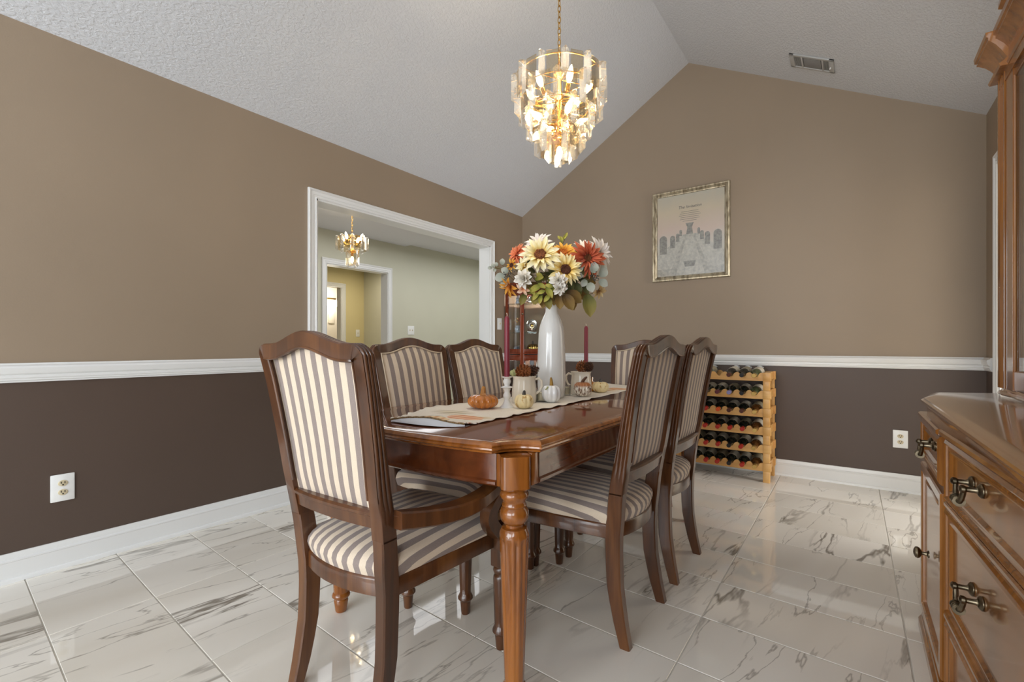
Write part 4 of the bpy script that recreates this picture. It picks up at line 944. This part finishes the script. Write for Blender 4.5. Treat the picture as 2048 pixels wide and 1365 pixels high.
bl = []
for i in range(6): a = 2*pi*i/6+.35; bl.append((.105*cos(a), .105*sin(a), .03, cos(a)*.5, sin(a)*.5, .75))
for i in range(4): a = 2*pi*i/4+.9; bl.append((.06*cos(a), .06*sin(a), -.085, cos(a)*.75, sin(a)*.75, .5))
bl.append((0, 0, -.15, 0, 0, -1))
chandelier('crystal_chandelier', 'large lit tiered crystal chandelier hanging on a chain over the table', cc,
           [(.212, .160, .14, 24, .034), (.200, .085, .14, 20, .034), (.156, .005, .14, 16, .034), (.108, -.085, .14, 12, .034), (.055, -.125, .14, 7, .034)], 3.545, .26, bl, 9.5)
c2 = (-4.06, 2.86, 2.03); bl = [(.08*cos(a), .08*sin(a), .03, cos(a)*.3, sin(a)*.3, .8) for a in [.4+2*pi*i/4 for i in range(4)]]+[(0, 0, -.06, 0, 0, -1)]
chandelier('crystal_chandelier', 'small lit two tier crystal chandelier in the yellow kitchen beyond', c2, [(.142, .10, .145, 16, .03), (.06, -.035, .165, 8, .03)], 2.44, .17, bl, 1.5)

# ------------------------------------------------------------------ wine rack and bottles
RXL, RXR, RY0, RY1 = -1.225, -.50, 4.005, 4.30; NC = 7; SPC = .0875
rk = empty('wine_rack', 'golden pine wine rack full of bottles against the back wall', 'rack', (0, 0, 0))
cxs = [RXR-.058-.044-SPC*i for i in range(NC)]
def zrow(k): return .083+.1375*k
def rail_board(k, y, deep):
    bm = B(); z = zrow(k); x0, x1 = RXL+.004, RXR-.004; top = []
    for i in range(81):
        x = x1+(x0-x1)*i/80; ph = (x-cxs[0])/SPC; inside = cxs[-1]-SPC*.5 < x < cxs[0]+SPC*.5
        zt_ = z+.064-(deep*(.5+.5*cos(2*pi*ph))**1.3 if inside else 0); top.append((x, zt_))
    pts = [(x1, z)]+top+[(x0, z)]
    loft(bm, [[(x, yy, zz) for x, zz in pts] for yy in (y, y+.018)]); obj('board', bm, M_PINE, rk, ang=0)
for k in range(6):
    rail_board(k, RY0, .034); rail_board(k, RY1-.05, .036)
    for x in (RXR-.028, RXL+.028):
        bm = B(); box(bm, (x, (RY0+RY1)/2, zrow(k)+.035), (.036, RY1-RY0-.02, .06), .002); obj('side_rail', bm, M_PINE, rk)
        for y in (RY0+.022, RY1-.024):
            bm = B(); box(bm, (x+(.004 if x > -.9 else -.004), y, zrow(k)+.032), (.052, .05, .066), .002); obj('block', bm, M_PINE, rk)
            bm = B(); zl = 0 if k == 0 else zrow(k-1)+.066; box(bm, (x, y-.004, (zl+zrow(k))/2), (.046, .046, zrow(k)-zl), .002); obj('post' if k == 0 else 'spacer', bm, M_PINE, rk)
def glassy(name, rgb): 
    n_ = NT(name); n_.base(lin(rgb)); n_.p(Roughness=.06, Coat__Weight=.6); return n_.m
BM_DARK = glassy('dark_green_bottle_glass', (16, 20, 16)); BM_BROWN = glassy('amber_brown_bottle_glass', (84, 52, 24)); BM_CLEAR = glassy('olive_bottle_glass', (70, 76, 50))
CAP = {'red': (168, 44, 34), 'orange': (206, 84, 36), 'black': (30, 28, 28), 'brown': (84, 46, 36), 'gold': (196, 160, 92), 'purple': (140, 136, 180), 'maroon': (104, 54, 60), 'cream': (196, 186, 160)}
CAPM = {k: plain(k+'_foil', v, .35, .2 if k != 'gold' else .7, var=.04) for k, v in CAP.items()}
M_LAB = plain('bottle_label', (206, 198, 180), .6, var=.06, scale=30); M_LABD = plain('aged_bottle_label', (150, 140, 116), .6, var=.1, scale=30)
bodyp = [(.001, .004), (.026, 0), (.037, .002), (.0405, .008), (.0405, .185), (.038, .200), (.028, .216), (.0175, .232), (.0148, .245), (.0142, .262)]
BPROTO = {}
def bottle(glass_m, cap, lab):
    key = (glass_m.name, cap, lab)
    t = empty('wine_bottle', '', 'wine bottle')
    if key not in BPROTO:
        bm = B(); lathe(bm, bodyp, n=18); a = obj('body', bm, glass_m, t)
        bm = B(); lathe(bm, [(.0146, .250), (.0150, .252), (.0150, .286), (.0160, .288), (.0160, .297), (.0145, .300), (.001, .300)], n=16); b = obj('capsule', bm, CAPM[cap], t)
        bm = B(); lathe(bm, [(.0409, .06), (.0409, .175)], n=18); bm.faces.ensure_lookup_table(); c = obj('label', bm, M_LAB if lab else M_LABD, t)
        BPROTO[key] = (a.data, b.data, c.data)
    else:
        for nm, me in zip(('body', 'capsule', 'label'), BPROTO[key]):
            o_ = bpy.data.objects.new(nm, me); COL.objects.link(o_); o_.parent = t
    return t
ROWS = [['gold', 'red', 'black', 'red', 'red', 'black', 'red'], ['gold', 'red', 'black', 'red', 'red', 'red', 'black'], ['gold', 'red', 'red', 'red', 'red', 'red', 'red'],
        ['gold', 'brown', 'brown', 'orange', 'red', 'red', 'brown'], ['gold', 'black', 'purple', 'maroon', 'black', 'red', 'red'], ['gold', 'black', 'brown', None, 'cream', 'red', 'black']]
RN = ['bottom row', 'second row up', 'third row up', 'fourth row up', 'fifth row up', 'top row']; CN = ['rightmost', 'second from the right', 'third from the right', 'fourth from the right', 'fifth from the right', 'sixth from the right', 'leftmost']
for k in range(6):
    for i in range(NC):
        cap = ROWS[k][i]
        if not cap: continue
        gm = BM_BROWN if i == 0 and k < 4 else (BM_CLEAR if cap in ('gold', 'cream') else BM_DARK)
        b = bottle(gm, cap, (k+i) % 3 != 0); b['label'] = 'wine bottle with %s capsule, %s in the rack\'s %s' % (cap, CN[i], RN[k]); b['group'] = 'wine bottles lying in the pine rack'
        b.location = (cxs[i]+random.uniform(-.002, .002), RY1-.070, zrow(k)+.069); b.rotation_euler = (rad(90+5), 0, random.uniform(-.02, .02))

# ------------------------------------------------------------------ curio cabinet in the corner
cu_ = empty('curio_cabinet', 'tall mahogany glass curio cabinet standing in the back left corner', 'cabinet', (0, 0, 0))
CP = [(-2.975, 3.985), (-2.79, 3.995), (-2.585, 4.195), (-2.585, 4.30), (-2.975, 4.30)]
CTOP = 1.70
def cprism(name, z0, z1, d, mat, bev=0):
    bm = B(); p = offset(CP, -d); loft(bm, [[(x, y, z0) for x, y in p], [(x, y, z1) for x, y in p]]); return obj(name, bm, mat, cu_, ang=0)
cprism('base', .0, .10, .012, M_CURIO); cprism('lower_body', .10, .40, 0, M_CURIO); cprism('bottom_shelf', .40, .42, .004, M_CURIO)
cprism('top', CTOP-.03, CTOP, .02, M_CURIO); cprism('frieze', CTOP-.11, CTOP-.03, 0, M_CURIO); cprism('waist_shelf', .93, .945, .0, M_CURIO); cprism('waist_moulding', .955, .965, .010, M_CURIO); 
for i, w in ((0, .030), (1, .042), (2, .034), (3, .02), (4, .02)):
    bm = B(); x, y = CP[i]; c = V((-2.80, 4.16)); d = (c-V((x, y))).normalized()*(w*.45); box(bm, (x+d.x, y+d.y, (.42+CTOP-.1)/2), (w, w, CTOP-.52), .003, rad(45 if i in (1, 2) else 0)); obj('post', bm, M_CURIO, cu_)
for i in range(3):
    a, b = V(CP[i]), V(CP[(i+1) % 5]); dr = (b-a); L_ = dr.length; an = atan2(dr.y, dr.x); m = (a+b)/2; nn = V((-dr.y, dr.x)).normalized()
    for z0, z1 in ((.885, .93), (.965, 1.005), (CTOP-.135, CTOP-.10), (.42, .45)):
        bm = B(); box(bm, (m.x+nn.x*.010, m.y+nn.y*.010, (z0+z1)/2), (L_-.02, .018, z1-z0), .002, an); obj('rail', bm, M_CURIO, cu_)
    for z0, z1 in ((.45, .885), (1.005, CTOP-.135)):
        bm = B(); box(bm, (m.x+nn.x*.010, m.y+nn.y*.010, (z0+z1)/2), (L_-.02, .003, z1-z0), 0, an); obj('glass_pane', bm, M_GLASS, cu_, ang=0)
for z in (1.18, 1.485, .70):
    bm = B(); p = offset(CP, .02); loft(bm, [[(x, y, z-.006) for x, y in p], [(x, y, z) for x, y in p]]); obj('glass_shelf', bm, M_SHELF, cu_, ang=0)
bm = B(); bmesh.ops.create_uvsphere(bm, u_segments=10, v_segments=8, radius=.011, matrix=MX.Translation((-2.762, 3.985, 1.37))); obj('door_knob', bm, M_ANTIQ, cu_)
M_MIRROR = plain('mirror', (170, 172, 172), .04, 1, var=.01)
point('curio_fill', (-2.80, 4.17, 1.555), 2.2, (1, .93, .82), .02); point('curio_fill', (-2.80, 4.2, .90), .8, (1, .93, .82), .02)  # unseen lamps added to brighten the inside of the cabinet
def inside(px, py, d): return at(px, py, d)
# items on the shelves
def plateobj(label, p, r):
    t = empty('silver_plate', label, 'plate', p, rad(35)); bm = B(); ax_ = MX.Rotation(rad(78), 4, 'X')
    lathe(bm, [(.001, .006), (r*.55, .004), (r*.62, .010), (r*.9, .014), (r, .018), (r, .014), (r*.6, 0), (.001, 0)], (0, 0, r+.012), 28, ax=ax_); obj('dish', bm, M_SILVER, t)
    bm = B(); lathe(bm, [(r*.28, 0), (r*.3, .012), (r*.1, .02), (.001, .02)], (0, -.006, r+.012), 14, ax=ax_); obj('medallion', bm, M_GOLDG, t)
    bm = B(); tube(bm, [(-.05, -.03, .004), (-.04, .0, .012), (-.03, .03, .06)], .004, 6); tube(bm, [(.05, -.03, .004), (.04, .0, .012), (.03, .03, .06)], .004, 6); box(bm, (0, 0, .006), (.10, .06, .010), .003); obj('stand', bm, M_SILVER, t); return t
plateobj('ornate silver plate on a stand on the curio middle shelf', (-2.742, 4.130, 1.181), .062)
pumpkin('pumpkin', 'gold mercury glass pumpkin on the curio lower glass shelf', V((-2.735, 4.140, 1.006-.04)), .062, .10, 11, M_GOLDG, M_DSTEM, .04, .0)
bm = B()
for i in range(60):
    a = random.uniform(0, 6.28); q = random.uniform(0, .05); bmesh.ops.create_icosphere(bm, subdivisions=1, radius=random.uniform(.007, .012), matrix=MX.Translation((q*cos(a), q*sin(a)*.8, .012+random.uniform(0, .10)*(1-q*8))))
tag(obj('crystal_cluster', bm, M_SILVER, None, (-2.752, 4.12, 1.486), ang=0), 'sparkling silver crystal cluster on the curio upper shelf', 'ornament')
M_BLUEW = plain('blue_white_porcelain', (196, 208, 220), .2, coat=.5, var=.25, scale=50); M_GREYST = plain('grey_blue_statue', (176, 186, 194), .5, var=.1)
t = empty('figurine', 'small blue and white figurine on the curio upper shelf at left', 'figurine', (-2.87, 4.06, 1.486)); bm = B(); lathe(bm, [(.028, 0), (.03, .01), (.022, .03), (.026, .05), (.016, .07), (.010, .078), (.014, .088), (.012, .10), (.001, .108)], n=14); obj('body', bm, M_BLUEW, t)
t = empty('bust_figurine', 'grey blue bust figurine in the lower curio section', 'figurine', (-2.735, 4.12, .701)); bm = B(); lathe(bm, [(.03, 0), (.032, .012), (.02, .03), (.024, .05), (.045, .085), (.040, .10), (.016, .12), (.014, .13), (.024, .15), (.025, .17), (.016, .19), (.001, .197)], n=18); obj('bust', bm, M_GREYST, t)
M_PHOTO = plain('faded_photo', (206, 170, 150), .4, var=.3, scale=14); M_PHOTOB = plain('blue_photo', (70, 84, 110), .4, var=.4, scale=18)
def photo(label, p, w, h, mat, rz_):
    t = empty('photo_frame', label, 'photo frame', p, rz_); bm = B()
    for c, s in (((0, 0, h), (w, .01, .01)), ((0, 0, .005), (w, .01, .01)), ((-w/2, 0, h/2), (.01, .01, h)), ((w/2, 0, h/2), (.01, .01, h))): box(bm, c, s, .002)
    obj('frame', bm, M_SILVER, t); bm = B(); box(bm, (0, .002, h/2), (w-.01, .004, h-.01)); obj('print', bm, mat, t, ang=0)
photo('silver framed blue photo standing at the left of the curio lower shelf', (-2.88, 4.05, 1.006-.04), .07, .07, M_PHOTOB, 0)
photo('pinkish framed photo standing behind the bust in the lower curio', (-2.80, 4.20, .701), .13, .19, M_PHOTO, rad(40))
photo('pink framed photo right of the bust in the lower curio', (-2.665, 4.225, .701), .07, .19, M_PHOTO, rad(45))
t = empty('flower_arrangement', 'small red and cream flower arrangement at the left in the curio', 'flowers', (-2.875, 4.06, 1.181)); bm = B(); lathe(bm, [(.022, 0), (.03, .02), (.03, .05), (.02, .07), (.024, .075)], n=14); obj('pot', bm, M_BLUEW, t)
for i in range(14):
    a = i*2.4; q = .010+.0028*i; put('petal', PM[('orange', 'cream', 'rust')[i % 3]], t, MX.Translation((q*cos(a)*.6, q*sin(a)*.6, .085+.004*(14-i))) @ MX.Rotation(a, 4, 'Z') @ MX.Rotation(-rad(35), 4, 'Y') @ MX.Scale(.045, 4))

# ------------------------------------------------------------------ sideboard on the right
sb = empty('sideboard', 'honey cherry sideboard with drawers and doors along the right wall', 'sideboard', (0, 0, 0))
SFX = .222
FL = [(SFX, 2.30), (SFX, 1.83), (SFX+.004, 1.80), (.268, 1.13), (.275, 1.08), (.275, .45)]       # front line from the far end
bodyp_ = FL+[(.695, .45), (.695, 2.42), (.27, 2.42)]
bm = B(); prism(bm, bodyp_, .055, .815); obj('carcass', bm, M_BUF, sb, ang=20)
plp = [(SFX-.024, 2.30), (SFX-.026, 1.80), (.24, 1.13), (.247, .44), (.69, .44), (.69, 2.43), (.245, 2.43)]
if sum(a[0]*b[1]-a[1]*b[0] for a, b in zip(plp, plp[1:]+plp[:1])) < 0: plp = plp[::-1]
bm = B(); loft(bm, [[(x, y, z) for x, y in offset(plp, d)] for d, z in ((0, 0), (0, .030), (.004, .036), (.008, .040), (.010, .050), (.016, .056))]); obj('plinth', bm, M_BUF, sb, ang=30)
cp_ = [(.195, 2.20), (.243, 2.435), (.43, 2.535), (.705, 2.535), (.705, .40), (.215, .40), (.207, 1.1), (.201, 1.6)]
if sum(a[0]*b[1]-a[1]*b[0] for a, b in zip(cp_, cp_[1:]+cp_[:1])) < 0: cp_ = cp_[::-1]
bm = B(); loft(bm, [[(x, y, z) for x, y in offset(cp_, d)] for d, z in ((.030, .815), (.024, .822), (.016, .826), (.010, .834), (.004, .838), (0, .843), (.001, .849), (.008, .852), (.010, .855), (.022, .860), (.03, .861))]); obj('countertop', bm, M_BUFT, sb, ang=25)
bm = B(); loft(bm, [[(x, y, z) for x, y in offset(cp_, d)] for d, z in ((.040, .795), (.034, .800), (.036, .815))]); obj('cornice_moulding', bm, M_BUF, sb, ang=25)
def fpt(y):                     # x of the front line at y
    for (x0, y0), (x1, y1) in zip(FL, FL[1:]):
        if y1 <= y <= y0: return x0+(x1-x0)*(y0-y)/(y0-y1)
    return FL[-1][0]
def front(name, y0, y1, z0, z1, lev, parent=sb, mat=M_BUF):
    """raised and moulded front between y0 (far) and y1 (near); lev: (inset, proud)"""
    a, b = V((fpt(y0), y0)), V((fpt(y1), y1)); d = (b-a).normalized(); out = V((d.y, -d.x)); out = -out if out.x > 0 else out; L_ = (b-a).length
    bm = B(); rings = []
    for ins, h in lev:
        q = []
        for u, z in ((ins, z0+ins), (L_-ins, z0+ins), (L_-ins, z1-ins), (ins, z1-ins)):
            p = a+d*u+out*h; q.append((p.x, p.y, z))
        rings.append(q)
    loft(bm, rings); return obj(name, bm, mat, parent, ang=25), (a, d, out, L_)
DRW = [(0, -.004), (0, .010), (.004, .016), (.012, .020), (.017, .017), (.019, .012), (.026, .014), (.036, .013), (.040, .009), (.043, .006)]
DOR = [(0, -.004), (0, .014), (.004, .018), (.028, .018), (.034, .014), (.036, .004), (.042, .003), (.060, .010), (.064, .010)]
def pull(parent, fr, z, u=.5, w=.075):
    a, d, out, L_ = fr; c = a+d*(L_*u); bm = B(); o3 = V((out.x, out.y, 0)); d3 = V((d.x, d.y, 0)); c3 = V((c.x, c.y, z))
    qz = o3.to_track_quat('Z', 'Y').to_matrix().to_4x4()
    for s in (-1, 1):
        p = c3+d3*(s*w/2)+o3*.007
        lathe(bm, [(.0165, 0), (.0165, .002), (.013, .006), (.008, .008), (.006, .012), (.006, .026), (.009, .030), (.009, .036), (.004, .040)], p, 18, ax=qz)
    pts = []
    for i in range(11):
        u_ = -1+2*i/10; drop = .036*(1-abs(u_)**3); pts.append(c3+d3*(u_*w/2)+o3*(.037+.004*(1-u_*u_))+V((0, 0, -drop)))
    tube(bm, pts, [.005, .0055, .006, .0065, .0095, .0105, .0095, .0065, .006, .0055, .005], 10)
    for s in (-.012, 0, .012): tube(bm, [pts[5]+d3*(s-.002), pts[5]+d3*(s+.002)], .0125, 10)
    return obj('pull', bm, M_ANTIQ, parent)
def knob(parent, fr, z, u):
    a, d, out, L_ = fr; c = a+d*(L_*u); o3 = V((out.x, out.y, 0)); qz = o3.to_track_quat('Z', 'Y').to_matrix().to_4x4(); bm = B()
    lathe(bm, [(.012, 0), (.012, .003), (.007, .006), (.005, .012), (.006, .018), (.016, .024), (.019, .030), (.017, .036), (.008, .040), (.001, .041)], V((c.x, c.y, z))+o3*.016, 20, ax=qz); return obj('knob', bm, M_ANTIQ, parent)
d_, fr = front('drawer', 2.285, 1.845, .63, .775, DRW); pull(d_, fr, .715)
d_, fr = front('door', 2.30, 1.825, .072, .612, DOR); knob(d_, fr, .345, .47)
front('rail', 2.29, 1.83, .780, .798, [(0, 0), (0, .020), (.004, .026), (.008, .026)])
for z0, z1 in ((.602, .780), (.285, .585), (.078, .270)):
    d_, fr = front('drawer', 1.79, 1.135, z0, z1, DRW); pull(d_, fr, (z0+z1)/2+.018, .40, .075)
front('rail', 1.80, 1.12, .784, .802, [(0, 0), (0, .022), (.004, .028), (.008, .028)])
for z in (.5865, .272): front('rail', 1.795, 1.125, z, z+.014, [(0, 0), (0, .014), (.003, .018), (.006, .018)])
d_, fr = front('drawer', 1.085, .60, .63, .775, DRW); pull(d_, fr, .70, .2)
d_, fr = front('door', 1.095, .60, .072, .60, DOR); knob(d_, fr, .34, .2)
front('rail', 1.09, .6, .780, .798, [(0, 0), (0, .022), (.004, .028), (.008, .028)])
# hutch
hu = empty('china_hutch', 'tall honey cherry china hutch with glass doors on the sideboard', 'hutch', (0, 0, 0))
HFX, HY1, HY0, ZH0, ZH1 = .445, 2.475, .55, .862, 2.03
bp = [(.425, .5), (.70, .5), (.70, 2.49), (.455, 2.49), (.432, 2.45), (.428, 2.38), (.437, 2.30), (.432, 2.2)]
if sum(a[0]*b[1]-a[1]*b[0] for a, b in zip(bp, bp[1:]+bp[:1])) < 0: bp = bp[::-1]
bm = B(); loft(bm, [[(x, y, z) for x, y in offset(bp, d)] for d, z in ((.004, ZH0), (0, .868), (.002, .874), (.008, .878), (.012, .886))]); obj('base_moulding', bm, M_BUF, hu, ang=25)
def pil(name, y0, y1, proud, flutes):
    bm = B(); N = 24; pts = []
    for i in range(N+1):
        u = i/N; x = HFX-proud+(.005*abs(sin(pi*3*(u-.12)/.76))**.7 if flutes and .12 < u < .88 else 0); pts.append((x, y0+(y1-y0)*u))
    pts += [(HFX+.03, y1), (HFX+.03, y0)]
    loft(bm, [[(x, y, z) for x, y in pts] for z in (.886, ZH1)]); return obj(name, bm, M_BUF, hu, ang=30)
pil('pilaster', 2.475, 2.385, .008, True)
for (ya, yb) in ((2.375, 2.292), (1.50, 1.40), (.66, .56)): pil('stile', ya, yb, .004, False)
bm = B(); bbox(bm, (HFX+.006, 2.355, .888), (HFX+.033, 2.40, ZH1-.002)); bbox(bm, (HFX-.006, .56, 1.985), (HFX+.06, 2.479, 2.14)); obj('frieze', bm, M_BUF, hu, ang=0)
bm = B(); bbox(bm, (HFX, .56, .886), (HFX+.028, 2.375, .955), .004); obj('bottom_rail', bm, M_BUF, hu)
bm = B(); bbox(bm, (HFX, .56, 1.955), (HFX+.028, 2.375, ZH1), .004); obj('top_rail', bm, M_BUF, hu)
for a, b in ((2.292, 1.5), (1.4, .66)):
    bm = B(); bbox(bm, (HFX+.004, b, .95), (HFX+.008, a, 1.96)); obj('glass_pane', bm, M_GLASS, hu, ang=0)
    for y in (a, b):
        bm = B(); tube(bm, [(HFX+.002, y, .95), (HFX+.002, y, 1.96)], .005, 8); obj('glass_bead', bm, M_BUF, hu)
bm = B(); bbox(bm, (.49, 2.445, .95), (.665, 2.455, 1.96)); obj('side_glass', bm, M_GLASS, hu, ang=0)
for x in (.66, ): 
    bm = B(); bbox(bm, (x, 2.40, .886), (.70, 2.475, ZH1), .003); bbox(bm, (x, .55, .886), (.70, .62, ZH1), .003); obj('rear_post', bm, M_BUF, hu)
bm = B(); bbox(bm, (HFX+.01, .55, ZH1-.02), (.70, 2.475, ZH1)); obj('roof_panel', bm, M_BUF, hu, ang=0)
for z in (1.32, 1.64):
    bm = B(); bbox(bm, (HFX+.03, .60, z), (.69, 2.44, z+.006)); obj('glass_shelf', bm, M_SHELF, hu, ang=0)
# crown: cove profile swept around the far return, the corner block and the front
CR = [(.0, 2.02), (.030, 2.022), (.034, 2.032), (.020, 2.040), (.010, 2.050), (.016, 2.058), (.020, 2.066), (.028, 2.080), (.042, 2.100), (.060, 2.118), (.066, 2.122), (.066, 2.132), (.072, 2.136), (.074, 2.152), (.0, 2.152)]
def crown(name, pts, sc=1.0):
    bm = B(); rings = []
    for (x, y, nx, ny) in pts: rings.append([(x+nx*d*sc, y+ny*d*sc, z) for d, z in CR])
    loft(bm, rings); obj(name, bm, M_BUF, hu, ang=25)
crown('crown_return', [(.70, 2.475, 0, 1), (HFX, 2.475, -1, 1), (HFX, 2.335, -1, 0), (HFX, 2.334, -.2, 0)], .85)
crown('crown', [(HFX+.018, 2.345, -1, 0), (HFX+.018, .55, -1, 0)], .85)
bm = B(); rings = []
for i in range(25):
    u = i/24; y = 2.26-1.66*u; h = .03+.20*sin(pi*u)**1.2
    rings.append([(HFX-.02, y, 2.150), (HFX-.02, y, 2.150+h*.8), (HFX-.045, y, 2.150+h*.8+.01), (HFX-.045, y, 2.150+h+.02), (HFX+.02, y, 2.150+h+.02), (HFX+.02, y, 2.150)])
loft(bm, rings); obj('pediment', bm, M_BUF, hu, ang=25)
bm = B(); pts = []; rs = []
for i in range(40):
    u = i/39; a = u*4.2*pi; r = .040*(1-u*.75); pts.append((HFX+.06+.0, 2.36+r*cos(a), 2.235+r*sin(a))); rs.append(.014*(1-.5*u))
tube(bm, pts, rs, 8); lathe(bm, [(.018, 2.15), (.022, 2.158), (.012, 2.168), (.016, 2.18), (.020, 2.19), (.010, 2.20)], (HFX+.06, 2.36, 0), 16); obj('scroll_ornament', bm, M_BUF, hu, ang=60)
